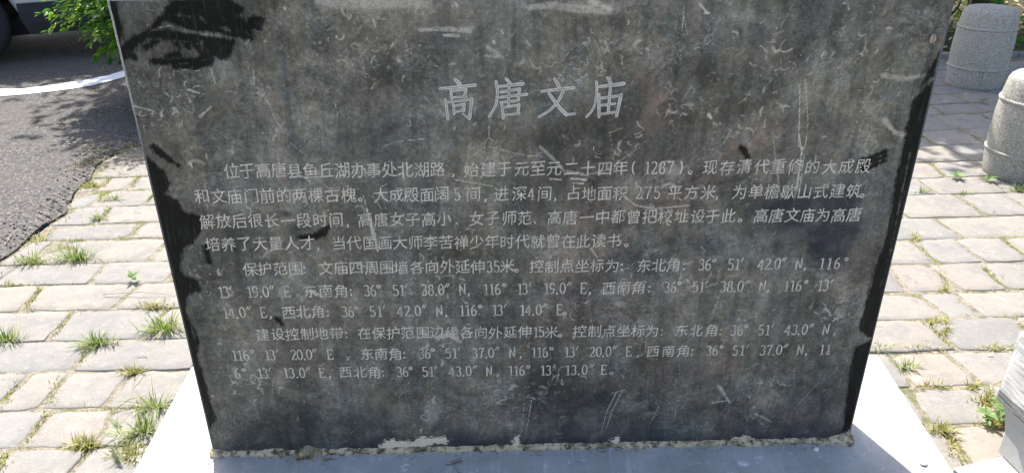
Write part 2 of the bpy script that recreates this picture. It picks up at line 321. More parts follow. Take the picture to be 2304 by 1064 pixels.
# loose grit on the ragged edge of the asphalt
mb = MB()
for _ in range(2600):
    i = rnd.randrange(2, len(rag)-60); x, y = rag[i]; r = abs(rnd.gauss(0, 0.10)); x -= r*0.8; y += r*0.6-0.03
    s = rnd.uniform(0.003, 0.009); a = rnd.uniform(0, 2*PI); z = GZ+0.007
    q = [(x+s*math.cos(a+k*2.1)*rnd.uniform(.6, 1.2), y+s*math.sin(a+k*2.1)*rnd.uniform(.6, 1.2), z) for k in range(3)]
    t = (x, y, z+s*rnd.uniform(.5, 1)); mb.add(q+[t], [(0, 1, 3), (1, 2, 3), (2, 0, 3)])
o = mb.build('loose_grit', M['asph']); tag(o, 'dark loose asphalt grit along the ragged road edge', 'grit', kind='stuff')

# ------------------------------------------------------------------ paving
pav = sheet('pavement', [(-4.6, -4.0)] + edge[1:] + [(5.5, 4.62), (5.5, -4.0)], GZ-0.0038, M['joint']); tag(pav, kind='structure')
YL = [-0.02, .173, .328, .507, .677, .866, 1.053, 1.224, 1.437, 1.603, 1.792, 1.99, 2.18, 2.38, 2.58]    # course lines at x = -1.5
YR = [0.00, .194, .356, .52, .71, .889, 1.097, 1.306, 1.512, 1.755, 1.96, 2.175, 2.41, 2.66, 2.94]       # and at x = 1.9
while YR[-1] < 4.5: YL.append(YL[-1]+0.2); YR.append(YR[-1]+0.21)
while YR[0] > -4: YL.insert(0, YL[0]-0.19); YR.insert(0, YR[0]-0.195)
def yline(i, x):
    t = (x+1.5)/3.4; base = YL[i]*(1-t)+YR[i]*t if -2.6 < x < 3.8 else (YL[i]*(1-(3.8+1.5)/3.4)+YR[i]*((3.8+1.5)/3.4) if x > 0 else YL[i]*(1+1.1/3.4)-YR[i]*1.1/3.4)
    return base + 0.010*mnoise.noise(Vector((x*2.3, i*5.1, 0)))
JR = {  # joints read from the photograph, right side, by course (the y pair in px at x~2200)
}
jpx = [((2235,413),(2270,428)), ((2162,439),(2207,483)), ((2281,443),(2304,470)), ((2112,490),(2152,530)), ((2340,490),(2375,530)),
       ((2057,536),(2095,587)), ((2142,538),(2218,585)), ((2262,535),(2300,580)), ((2012,612),(2037,650)), ((2112,597),(2133,645)), ((2215,598),(2248,640)),
       ((2070,658),(2125,712)), ((2155,655),(2200,712)), ((2320,655),(2360,712)), ((2090,722),(2135,780)), ((2290,722),(2345,780)), ((2018,795),(2037,865)), ((2145,790),(2185,862)),
       ((2035,875),(2090,945)), ((2190,872),(2245,942)), ((2140,965),(2168,1040)), ((2095,365),(2120,395)), ((2232,368),(2255,396)), ((2145,333),(2170,362)), ((2282,333),(2310,360)), ((2185,300),(2205,318)), ((2075,300),(2095,325)),
       ((2120,268),(2150,296)), ((2245,268),(2262,290)), ((2105,240),(2127,262)), ((2215,240),(2232,262)), ((2153,213),(2180,235)), ((2262,213),(2285,235)),
       ((355,560),(348,580)), ((120,545),(75,582)), ((238,592),(205,633)), ((90,647),(60,692)), ((295,642),(275,688)), ((154,702),(125,756)), ((355,700),(345,755)), ((190,768),(182,830)),
       ((45,850),(5,915)), ((127,845),(120,912)), ((283,842),(245,912)), ((105,925),(62,998)), ((250,922),(220,998)), ((15,1015),(0,1060)), ((178,1012),(176,1062)),
       ((248,392),(240,415)), ((315,392),(297,417)), ((245,465),(236,490)), ((313,498),(300,533)), ((232,430),(222,455)), ((350,428),(335,455)), ((110,520),(100,535))]
joints = {}
for a, b in jpx:
    pa, pb = P(*a), P(*b); ym = (pa[1]+pb[1])/2; xm = (pa[0]+pb[0])/2
    for i in range(len(YL)-1):
        if yline(i, xm) <= ym < yline(i+1, xm): joints.setdefault(i, []).append(xm)
edgeL = edge
def inside(x, y):
    poly = [(-6, -4.0), (-6.0, -3.5)] + edge[1:] + [(5.5, 4.6), (5.5, -4.0)]; c = False; j = len(poly)-1
    for i in range(len(poly)):
        if (poly[i][1] > y) != (poly[j][1] > y) and x < (poly[j][0]-poly[i][0])*(y-poly[i][1])/(poly[j][1]-poly[i][1])+poly[i][0]: c = not c
        j = i
    return c
def paver_geo(quad, r):
    # quad: 4 corners ccw; irregular outline, rounded worn edge, slightly domed and tilted top
    cx = sum(q[0] for q in quad)/4; cy = sum(q[1] for q in quad)/4; out = []
    for k in range(4):
        a = quad[k]; b = quad[(k+1) % 4]; L = math.hypot(b[0]-a[0], b[1]-a[1]); n = 5 if L > 0.2 else 4
        for i in range(n):
            t = (i+0.0)/n; x = a[0]+(b[0]-a[0])*t; y = a[1]+(b[1]-a[1])*t
            if i == 0: x += (cx-x)*r.uniform(.008, .045); y += (cy-y)*r.uniform(.015, .08)
            ch = r.uniform(.01, .05) if r.random() < .07 else 0
            out.append((x+(cx-x)*ch+r.gauss(0, .0024), y+(cy-y)*ch*1.5+r.gauss(0, .0024)))
    n = len(out); tz = r.gauss(0, .0015); tx = r.gauss(0, .006); ty = r.gauss(0, .009); vs = []
    def H(x, y): return tz+(x-cx)*tx+(y-cy)*ty
    for f, dz in ((1.0, -0.030), (1.0, -0.0055), (0.975, -0.0016), (0.93, -0.0002), (0.6, 0.0004)):
        ox = 0.003 if f == .975 else (0.007 if f == .93 else 0)
        for x, y in out:
            dx, dy = cx-x, cy-y; L = math.hypot(dx, dy)+1e-9
            if f >= 0.9: X, Y = x+dx/L*ox*1.0, y+dy/L*ox*1.0
            else: X, Y = x+dx*(1-f), y+dy*(1-f)
            vs.append((X-cx, Y-cy, H(X, Y)+dz+(r.gauss(0, .0006) if f > .6 else r.gauss(0, .0008))))
    vs.append((0, 0, H(cx, cy)+0.0008)); fs = []
    for q in range(4):
        for k in range(n): k2 = (k+1) % n; fs.append((q*n+k, q*n+k2, (q+1)*n+k2, (q+1)*n+k))
    for k in range(n): fs.append((4*n+k, 4*n+(k+1) % n, 5*n))
    return (cx, cy), vs, fs
PL = (-0.903, 0.925, -0.215, 0.347)                      # plinth footprint
cells = []
for i in range(len(YL)-1):
    xs = sorted(joints.get(i, [])); r = random.Random(100+i)
    xs = [x for j, x in enumerate(xs) if j == 0 or x-xs[j-1] > 0.08]
    if not xs: xs = [r.uniform(-.3, .3)]
    full = list(xs)
    # fill gaps between read joints and beyond
    new = []
    for a, b in zip(full[:-1], full[1:]):
        new.append(a); g_ = b-a
        if g_ > 0.58:
            k = max(2, round(g_/0.33)); new += [a+g_*(q+r.uniform(-.12, .12))/k for q in range(1, k)]
    new.append(full[-1])
    while new[-1] < 5.5: new.append(new[-1]+r.choice([.27, .3, .33, .36, .22]))
    while new[0] > -6: new.insert(0, new[0]-r.choice([.27, .31, .34, .37, .22]))
    sk = [r.uniform(-.012, .012) for _ in new]
    for j in range(len(new)-1):
        x0, x1 = new[j], new[j+1]; g2 = 0.0045+abs(r.gauss(0, .003)); gy = 0.0028+abs(r.gauss(0, .0015))
        quad = [(x0+g2-sk[j], yline(i, x0)+gy), (x1-g2-sk[j+1], yline(i, x1)+gy), (x1-g2+sk[j+1], yline(i+1, x1)-gy), (x0+g2+sk[j], yline(i+1, x0)-gy)]
        cx, cy = (x0+x1)/2, (quad[0][1]+quad[2][1])/2
        if not (inside(x0+.03, cy) and inside(x1-.02, cy) and inside(cx, cy+.06) and inside(cx, cy-.05)):
            # cut stones at the road edge: try a shortened one
            ok = False
            for xa in np.arange(x0, x1-0.09, 0.02):
                if inside(xa+.02, cy) and inside(xa+.02, cy+.07) and inside(x1-.02, cy): quad[0] = (xa+.015, quad[0][1]); quad[3] = (xa+.035, quad[3][1]); ok = True; break
            if not ok: continue
        # under the plinth
        if all(PL[0]+.01 < q[0] < PL[1]-.01 and PL[2]+.01 < q[1] < PL[3]-.01 for q in quad): continue
        if cy > 4.52: continue
        cells.append((quad, r.random()))
def clipq(quad):       # trim stones against the plinth
    xs = [q[0] for q in quad]; ys = [q[1] for q in quad]; cx = sum(xs)/4; cy = sum(ys)/4
    if max(xs) < PL[0] or min(xs) > PL[1] or max(ys) < PL[2] or min(ys) > PL[3]: return quad
    return quad
scored = []
for quad, _ in cells:
    cx = sum(q[0] for q in quad)/4; cy = sum(q[1] for q in quad)/4; px, py = proj((cx, cy, GZ)); hid = 0
    if -60 < px < 2364 and -20 < py < 1110:
        le = 232+0.247*py+12; re = 2150-0.237*py-12
        if not (le+60 < px < re-60) and not (abs(cx) < .9 and -.2 < cy < .3): hid = 1
    d = math.dist((cx, cy, GZ), CAM); scored.append((-hid, d, quad))
scored.sort(key=lambda t: (t[0], t[1]))
rest = MB(); nind = 0
for vis, d, quad in scored:
    r = random.Random(int(quad[0][0]*1e4)+int(quad[0][1]*1e5)); c, vs, fs = paver_geo(quad, r)
    if vis and nind < 290:
        o = link('paver', mesh('paver', vs, fs), M['paver'], pav, True); o.location = (c[0], c[1], GZ); nind += 1
    else: rest.add([(v[0]+c[0], v[1]+c[1], v[2]+GZ) for v in vs], fs)
o = rest.build('pavers', M['paver'], pav, True); o['kind'] = 'stuff'

# ------------------------------------------------------------------ plants on the ground
def blade(mb, base, ang, L, wd, lean, curl=0.6, seg=4):
    x, y, z = base; dx, dy = math.cos(ang), math.sin(ang); sx, sy = -dy, dx; pts = []
    for i in range(seg+1):
        t = i/seg; h = L*math.sin(min(PI*.62, lean_a(lean, t)))
    px, pz, th = 0.0, 0.0, PI/2-lean*0.4; pts = [(0, 0)]
    for i in range(seg):
        th -= (lean*curl)/seg*1.6; px += L/seg*math.cos(th); pz += L/seg*math.sin(th); pts.append((px, max(pz, 0.002)))
    vs = []
    for i, (a, b) in enumerate(pts):
        ww = wd*(1-(i/seg)**1.6)*0.5+0.00015
        vs += [(x+dx*a-sx*ww, y+dy*a-sy*ww, z+b), (x+dx*a+sx*ww, y+dy*a+sy*ww, z+b)]
    mb.add(vs, [(2*i, 2*i+1, 2*i+3, 2*i+2) for i in range(seg)])
def lean_a(l, t): return 1.0
def tuft(px, py, size, n, label, group='grass tufts between the pavers', sprd=1.0, mat='grass', tall=1.0):
    c = P(px, py); mb = MB(); r = random.Random(int(px*7+py))
    for _ in range(n):
        a = r.uniform(0, 2*PI); q = min(.5, abs(r.gauss(0, .24)))*size*sprd
        blade(mb, (q*math.cos(a)*1.5, q*math.sin(a)*.55, -0.006), a+r.gauss(0, .6), size*r.uniform(.25, .82)*tall, r.uniform(.0022, .0045), r.uniform(.3, 1.5))
    o = mb.build('grass_tuft', M[mat]); o.location = (c[0], c[1], GZ); tag(o, label, 'grass tuft', group); return o
tuft(172, 582, .115, 170, 'widest green grass tuft on the left paving, near the road corner')
tuft(75, 590, .10, 90, 'pale yellowish grass tuft just left of the widest green tuft')
tuft(222, 775, .085, 150, 'round green grass tuft growing in the middle of the left paving')
tuft(368, 742, .105, 170, 'bushy green grass tuft close to the left edge of the black stele')
tuft(14, 765, .085, 120, 'green grass tuft at the far left edge of the picture')
tuft(322, 972, .10, 130, 'long bladed grass clump leaning over the left edge of the white plinth', sprd=1.3)
tuft(352, 915, .10, 70, 'taller loose grass beside the upper left edge of the white plinth', sprd=1.0, tall=1.2)
tuft(300, 1025, .07, 70, 'short yellow grass against the plinth in the lower left corner', sprd=1.2, mat='moss')
tuft(188, 1000, .06, 90, 'small dry grass tuft in a joint left of the white plinth', mat='moss')
tuft(205, 418, .09, 190, 'round mossy green clump where asphalt meets paving', mat='moss', tall=.5)
tuft(252, 448, .07, 60, 'thin green grass just below the mossy clump by the road')
tuft(218, 493, .06, 70, 'small bright grass in a joint below the asphalt corner')
tuft(195, 374, .055, 60, 'small green tuft at the edge of the asphalt')
tuft(340, 690, .06, 80, 'pale dry grass beside the stele above the bushy tuft', mat='moss')
tuft(300, 838, .06, 60, 'dry brown grass in a joint above the plinth corner', mat='moss')
tuft(2292, 428, .07, 90, 'dark green grass in shade at the foot of the near bollard')
tuft(2170, 437, .045, 45, 'thin pale grass in a joint left of the near bollard')
tuft(2075, 432, .055, 50, 'pale grass beside the right edge of the stele')
tuft(2040, 825, .06, 55, 'thin pale grass in a joint right of the white plinth')
tuft(1980, 785, .05, 50, 'small grass at the back right corner of the plinth')
tuft(2118, 968, .06, 90, 'yellow green grass touching the right edge of the plinth', mat='moss', tall=.8)
tuft(2220, 905, .065, 110, 'dry mossy grass in the joint left of the octagonal stone', mat='moss', tall=.6)
tuft(2250, 925, .06, 80, 'low yellow grass next to the corner of the octagonal stone', mat='moss', tall=.6)
def leafpoly(L, wd, bend=0.15, n=4):
    vs = []; fs = []
    for i in range(n+1):
        t = i/n; ww = wd*math.sin(PI*min(1, t**.8*0.97+.03))*0.5; z = -bend*L*t*t
        vs += [(L*t, -ww, z+ww*.25), (L*t, 0, z), (L*t, ww, z+ww*.25)]
    for i in range(n): a = 3*i; fs += [(a, a+1, a+4, a+3), (a+1, a+2, a+5, a+4)]
    return vs, fs
def place(mb, geo, loc, rot):
    vs, fs = geo; mt = Matrix.Translation(loc) @ rot; mb.add([tuple(mt @ Vector(v)) for v in vs], fs)
def E3(a, b, c): return Matrix.Rotation(c, 4, 'Z') @ Matrix.Rotation(b, 4, 'Y') @ Matrix.Rotation(a, 4, 'X')
def rosette(px, py, size, n, label, stem=0.02):
    c = P(px, py); mb = MB(); r = random.Random(int(px+py*3))
    for q in range(n):
        a = 2*PI*q/n+r.uniform(-.3, .3); place(mb, leafpoly(size*r.uniform(.7, 1), size*.36), (0, 0, stem*r.uniform(.5, 1)), E3(r.uniform(-.2, .2), -r.uniform(.1, .6), a))
    o = mb.build('leafy_weed', M['weed']); o.location = (c[0], c[1], GZ); tag(o, label, 'weed', 'leafy weeds between the pavers')
rosette(2150, 402, .055, 8, 'pale rosette weed in a joint left of the near bollard')
rosette(2227, 408, .045, 6, 'small pale weed touching the foot of the near bollard')
rosette(2210, 233, .05, 7, 'green weed on the dark pavers in front of the far bollard')
rosette(2126, 146, .05, 6, 'green weed left of the far bollard, beside the stele edge')
rosette(2258, 178, .045, 6, 'small weed right behind the far bollard foot')
rosette(2155, 296, .03, 5, 'tiny pale weed in a joint below the far bollard')
rosette(2216, 950, .040, 9, 'broad leaved weed left of the octagonal stone foot', .03)
rosette(2252, 948, .042, 12, 'largest leafy weed, right beside the octagonal stone', .05)
rosette(2268, 968, .034, 10, 'leafy weed tucked under the octagonal stone', .04)
rosette(2243, 925, .03, 9, 'small leafy weed behind the broad leaved one', .03)
rosette(300, 632, .04, 6, 'flat pale weed in a joint on the left paving')
# moss and dry grass in the joints
mb = MB(); r = random.Random(4)
for i in range(5, len(YL)-1):
    for _ in range(300):
        x = r.uniform(-2.6, 3.6); y = yline(i, x)
        if not inside(x, y) or (-.95 < x < .95 and -.22 < y < .36): continue
        dens = mnoise.noise(Vector((x*2.6, y*2.6, 5)))
        if dens < 0.08: continue
        for q in range(5):
            blade(mb, (x+r.gauss(0, .02), y+r.gauss(0, .006), GZ-.008), r.uniform(0, 2*PI), r.uniform(.008, .026), r.uniform(.0015, .0035), r.uniform(.2, 1.4), seg=2)
for a, b in jpx:
    pa, pb = P(*a), P(*b)
    if mnoise.noise(Vector((pa[0]*3, pa[1]*3, 2))) < -0.05: continue
    for _ in range(170):
        t = r.random(); blade(mb, (pa[0]+(pb[0]-pa[0])*t+r.gauss(0, .007), pa[1]+(pb[1]-pa[1])*t, GZ-.008), r.uniform(0, 2*PI), r.uniform(.006, .024), r.uniform(.0018, .0038), r.uniform(.2, 1.4), seg=2)
for _ in range(5200):       # grassy verge along the asphalt edge
    i = r.randrange(20, len(rag)-2); x, y = rag[i]; x += abs(r.gauss(0, .03)); y -= abs(r.gauss(0, .03))
    if mnoise.noise(Vector((x*5, y*5, 9))) < -0.05 and y < 2.55: continue
    blade(mb, (x, y, GZ-.006), r.uniform(0, 2*PI), r.uniform(.01, .04), r.uniform(.0015, .0035), r.uniform(.4, 1.6), seg=2)
for px, py, sx, sy, n_ in ((2060,535,10,8,120), (2125,650,10,6,120), (2110,722,26,4,160), (2128,745,6,14,160), (2070,783,50,3,160), (2235,783,30,4,120), (2190,868,10,6,80), (2228,895,10,18,260), (2262,905,8,22,240), (2240,950,22,14,260), (2120,970,16,10,160), (2140,1000,6,20,100), (2095,868,40,3,60),
                           (205,420,20,10,160), (60,590,30,14,160), (30,640,25,4,80), (290,320,22,10,200), (250,340,30,10,200), (300,835,20,6,100), (190,1000,20,8,140), (375,690,25,6,120), (90,540,20,10,120), (320,950,14,40,260), (290,1010,12,30,160)):
    for _ in range(n_):
        q = P(r.gauss(px, sx*.6), r.gauss(py, sy*.6)); blade(mb, (q[0], q[1], GZ-.005), r.uniform(0, 2*PI), r.uniform(.008, .032), r.uniform(.0018, .004), r.uniform(.3, 1.6), seg=2)
o = mb.build('joint_moss', M['moss']); tag(o, 'yellow green moss and dry grass filling the joints between pavers', 'moss', kind='stuff')
# straw and chaff
mb = MB(); mb2 = MB()
def straw(mb, x, y, z, L, a, wd=.0016):
    b = r.uniform(-.5, .5); p1 = (x+L*.5*math.cos(a), y+L*.5*math.sin(a)); p2 = (p1[0]+L*.5*math.cos(a+b), p1[1]+L*.5*math.sin(a+b))
    mb.tube([(x, y, z+.002), (p1[0], p1[1], z+.006), (p2[0], p2[1], z+.002)], wd, 3, False)
for _ in range(520):
    x, y = r.uniform(-2.6, 3.2), r.uniform(-.2, 3.2)
    if not inside(x, y) or (-.95 < x < .95 and -.22 < y < .36): continue
    if mnoise.noise(Vector((x*1.7, y*1.7, 1))) < -.1: continue
    straw(mb, x, y, GZ+.001, r.uniform(.006, .05), r.uniform(0, 2*PI), .0009)
for _ in range(260):
    q = P(r.uniform(180, 330), r.uniform(318, 385)); straw(mb, q[0]+r.gauss(0, .05), q[1]+r.gauss(0, .05), GZ+.008, r.uniform(.02, .10), r.uniform(0, 2*PI), .0013)
for _ in range(70):
    q = P(r.uniform(0, 300), r.uniform(180, 520)); straw(mb, q[0], q[1], GZ+.008, r.uniform(.01, .05), r.uniform(0, 2*PI), .0013)
o = mb.build('straw_litter', M['straw']); tag(o, 'dry straw and chaff scattered over the paving', 'straw', kind='stuff')
for (a, b, L) in (((470, 0), (0, 0), 0),): pass
def stalk(p0, p1, label, z=GZ+.006):
    a, b = P(*p0, z), P(*p1, z); mm = (a+b)/2; mm[2] += .012; k = MB(); k.tube([a, mm, b], [.0016, .0013, .0008], 4)
    tag(k.build('dry_stalk', M['straw']), label, 'dry stalk', 'dry stalks on the left paving')
stalk((232, 662), (400, 664), 'long straw stalk lying level beside the stele edge')
stalk((255, 922), (332, 888), 'straw stalk lying slanted beside the plinth')
stalk((298, 868), (325, 838), 'short straw stalk in front of the dry brown grass')
stalk((100, 540), (122, 512), 'thin straw stalk by the asphalt edge')
stalk((5, 560), (50, 508), 'straw stalk on the corner of the asphalt')

# ------------------------------------------------------------------ plinth
mb = MB(); pq = [(-.904, -.215), (.926, -.215), (.979, .347), (-.928, .356)]
mb.add([(x, y, z) for z in (GZ-.05, 0) for x, y in pq], [(3, 2, 1, 0), (4, 5, 6, 7), (0, 1, 5, 4), (1, 2, 6, 5), (2, 3, 7, 6), (3, 0, 4, 7)]); pl = mb.build('stone_plinth', M['plinth']); bevel(pl, .004, 2)
tag(pl, 'smooth pale stone plinth carrying the black stele', 'plinth')

# ------------------------------------------------------------------ stele
st = empty('stone_stele', (0, 0, 0)); tag(st, 'upright black stone stele engraved with Chinese text on pale plinth', 'stele')
HW, HH, TH, CH = 0.75, 1.0205, 0.16, 0.008
NX, NZ = 860, 580
xs = np.linspace(-HW+CH, HW-CH, NX); zs = np.linspace(0.0, HH-0.003, NZ); X, Z = np.meshgrid(xs, zs)
def sdf(poly, px=True):
    pts = np.array([UV(*p) if px else p for p in poly]); out = np.full(X.shape, -1.0)
    x0, z0 = pts.min(0)-.035; x1, z1 = pts.max(0)+.035
    i0, i1 = np.searchsorted(zs, [z0, z1]); j0, j1 = np.searchsorted(xs, [x0, x1])
    if i1 <= i0 or j1 <= j0: return out
    A = X[i0:i1, j0:j1]; B = Z[i0:i1, j0:j1]; d = np.full(A.shape, 9.0); ins = np.zeros(A.shape, bool)
    for k in range(len(pts)):
        ax, az = pts[k]; bx, bz = pts[(k+1) % len(pts)]; ex, ez = bx-ax, bz-az; L2 = ex*ex+ez*ez+1e-12
        t = np.clip(((A-ax)*ex+(B-az)*ez)/L2, 0, 1); d = np.minimum(d, np.hypot(A-ax-t*ex, B-az-t*ez))
        c = ((az > B) != (bz > B)) & (A < (bx-ax)*(B-az)/((bz-az) if bz != az else 1e-12)+ax); ins ^= c
    out[i0:i1, j0:j1] = np.where(ins, d, -d); return out
def stroke(arr, pts, w0, w1, op, px=True, mode='max', soft=1.0):
    pts = np.array([UV(*p) if px else p for p in pts], float); m_ = max(w0, w1)*2.2+.004
    x0, z0 = pts.min(0)-m_; x1, z1 = pts.max(0)+m_
    i0, i1 = np.searchsorted(zs, [z0, z1]); j0, j1 = np.searchsorted(xs, [x0, x1])
    if i1 <= i0 or j1 <= j0: return
    A = X[i0:i1, j0:j1]; B = Z[i0:i1, j0:j1]; best = np.zeros(A.shape) if mode != 'sdf' else np.full(A.shape, -1.0); n = len(pts)-1
    for k in range(n):
        ax, az = pts[k]; bx, bz = pts[k+1]; ex, ez = bx-ax, bz-az; L2 = ex*ex+ez*ez+1e-12
        t = np.clip(((A-ax)*ex+(B-az)*ez)/L2, 0, 1); d = np.hypot(A-ax-t*ex, B-az-t*ez); ww = (w0+(w1-w0)*((k+t)/n))
        best = np.maximum(best, (ww-d) if mode == 'sdf' else np.clip((ww*(1+soft*.5)-d)/(ww*soft+1e-6), 0, 1)*op)
    s_ = arr[i0:i1, j0:j1]
    arr[i0:i1, j0:j1] = np.maximum(s_, best) if mode in ('max', 'sdf') else s_+best
dark = np.full(X.shape, -0.04)
def addd(poly): global dark; dark = np.maximum(dark, sdf(poly))
def subd(poly): global dark; dark = np.minimum(dark, -sdf(poly))
# left border
addd([(205,0),(258,0),(262,25),(272,60),(268,110),(274,160),(284,200),(294,215),(288,240),(303,268),(300,300),(318,345),(350,372),(372,395),(378,412),(366,438),(398,455),(412,480),(452,490),(446,522),(432,545),(408,560),(400,600),(410,622),(445,634),(447,652),(418,660),(414,700),(424,728),(446,762),(440,800),(456,850),(470,900),(482,938),(466,968),(460,1030),(380,1030)])
subd([(300,340),(322,352),(334,376),(318,372)]); subd([(414,690),(425,690),(452,800),(446,806)]); subd([(470,955),(500,955),(500,1040),(466,1000)])
# right border
addd([(2084,175),(2064,215),(2050,250),(2036,330),(2024,380),(2016,430),(2008,480),(1996,540),(1976,590),(1964,640),(1950,690),(1936,736),(1946,750),(1968,758),(1946,776),(1926,782),(1918,830),(1910,880),(1905,930),(1898,968),(1950,990),(2160,200),(2130,100)])
subd([(2118,60),(2150,60),(2100,300),(2052,420),(2068,330)]); subd([(2046,330),(2055,330),(2000,600),(1994,600)]); subd([(2020,480),(2030,440),(1985,640),(1976,660)])
subd([(2040,215),(2110,160),(2112,175),(2050,235)])
# stain like a closed eye, top left
addd([(340,66),(356,44),(372,30),(388,8),(430,2),(512,2),(532,12),(545,20),(536,32),(524,36),(546,46),(560,60),(566,72),(567,86),(550,86),(535,80),(500,74),(470,70),(440,66),(405,58),(372,40),(352,58)])
subd([(384,34),(405,27),(428,34),(446,46),(428,43),(404,42)]); subd([(440,30),(455,36),(476,62),(468,60),(452,48)]); subd([(484,30),(492,32),(514,50),(506,48)]); subd([(486,60),(505,56),(524,72),(516,76),(500,68)])
addd([(262,128),(272,110),(298,90),(330,74),(370,72),(420,78),(460,84),(524,94),(520,108),(512,126),(500,132),(482,120),(462,112),(460,92),(420,89),(370,85),(335,84),(312,94),(300,106),(306,132),(288,126),(272,134)])
addd([(560,46),(574,40),(592,43),(580,50),(584,68),(572,58),(562,66)]); addd([(400,150),(440,144),(478,134),(476,142),(448,150),(436,156),(442,148)])
for s in ([(345,138),(390,139),(440,137),(482,120)], [(395,150),(430,147),(470,140)], [(392,92),(402,110)], [(412,92),(424,108)], [(430,94),(455,118)], [(442,94),(462,112)], [(455,130),(470,118),(480,110)], [(375,132),(390,122),(402,124)], [(330,108),(345,96),(352,92)], [(395,20),(386,6)], [(405,18),(398,2)]):
    stroke(dark, s, .0022, .0012, 1, mode='sdf')
addd([(672,534),(700,530),(724,520),(740,508),(732,526),(714,536),(690,539)])
for pl_, a_, b_ in (([(300,120),(312,100),(340,90),(420,94),(450,100),(470,118)], .0035, .0035), ([(350,120),(400,112),(440,118)], .007, .006), ([(358,62),(420,70),(500,84),(560,92)], .0022, .0016), ([(455,12),(470,26),(500,44)], .0006, .0010), ([(420,8),(440,20),(460,28)], .0004, .0010), ([(505,10),(520,24),(528,30)], .0006, .0014),
                    ([(520,44),(534,58),(548,74)], .0006, .0014), ([(498,66),(512,78)], .0010, .0020), ([(480,128),(492,116),(500,104)], .0008, .0012), ([(470,138),(490,128)], .0008, .0014), ([(466,100),(478,116)], .0004, .0010), ([(538,50),(560,80)], .0002, .0010), ([(400,150),(440,150)], .0003, .0006)):
    tmp = np.full(X.shape, -.04); stroke(tmp, pl_, a_, b_, 1, mode='sdf'); dark = np.minimum(dark, -tmp)
for s in ([(1935,366),(1992,342)], [(1940,374),(1994,350)], [(1945,381),(1990,362)], [(352,342),(386,362)], [(345,330),(400,372)], [(1668,330),(1682,352)], [(462,556),(470,590)], [(624,716),(634,728)]): stroke(dark, s, .0022, .001, 1, mode='sdf')
runs_ = []
for _ in range(34):                # dark runs near the foot
    x = rng.uniform(.05, .6); z = rng.uniform(.04, .22); runs_.append([(x, z), (x+rng.normal(0, .003), z-rng.uniform(.01, .045))])
for _ in range(0):                # pin holes
    x, z = rng.uniform(-.7, .7), rng.uniform(.05, .95); stroke(dark, [(x, z), (x+.0005, z-.0005)], .0004, .0002, 1, px=False, mode='sdf')
cream = np.full(X.shape, -0.04)
for poly in ([(852,1004),(870,990),(930,994),(940,984),(1000,984),(1008,994),(960,1000),(950,1012),(900,1016),(860,1014)], [(1154,1008),(1158,986),(1166,980),(1170,1004),(1165,1012)], [(1376,990),(1390,984),(1392,1004),(1376,1006)],
             [(1638,1000),(1650,986),(1680,980),(1700,994),(1712,1004)], [(1420,1004),(1440,998),(1500,1002),(1540,1001),(1542,1012),(1420,1012)], [(575,1022),(600,1014),(640,1020),(640,1030)], [(860,1020),(1000,1012),(1160,1008),(1160,1030),(860,1030)], [(1900,975),(1918,968),(1916,1000),(1895,1000)], [(840,1022),(480,1040),(480,1030),(840,1014)]):
    cream = np.maximum(cream, sdf(poly)+.002)
cream = np.maximum(cream, 0.006-Z)
pale = np.zeros(X.shape)
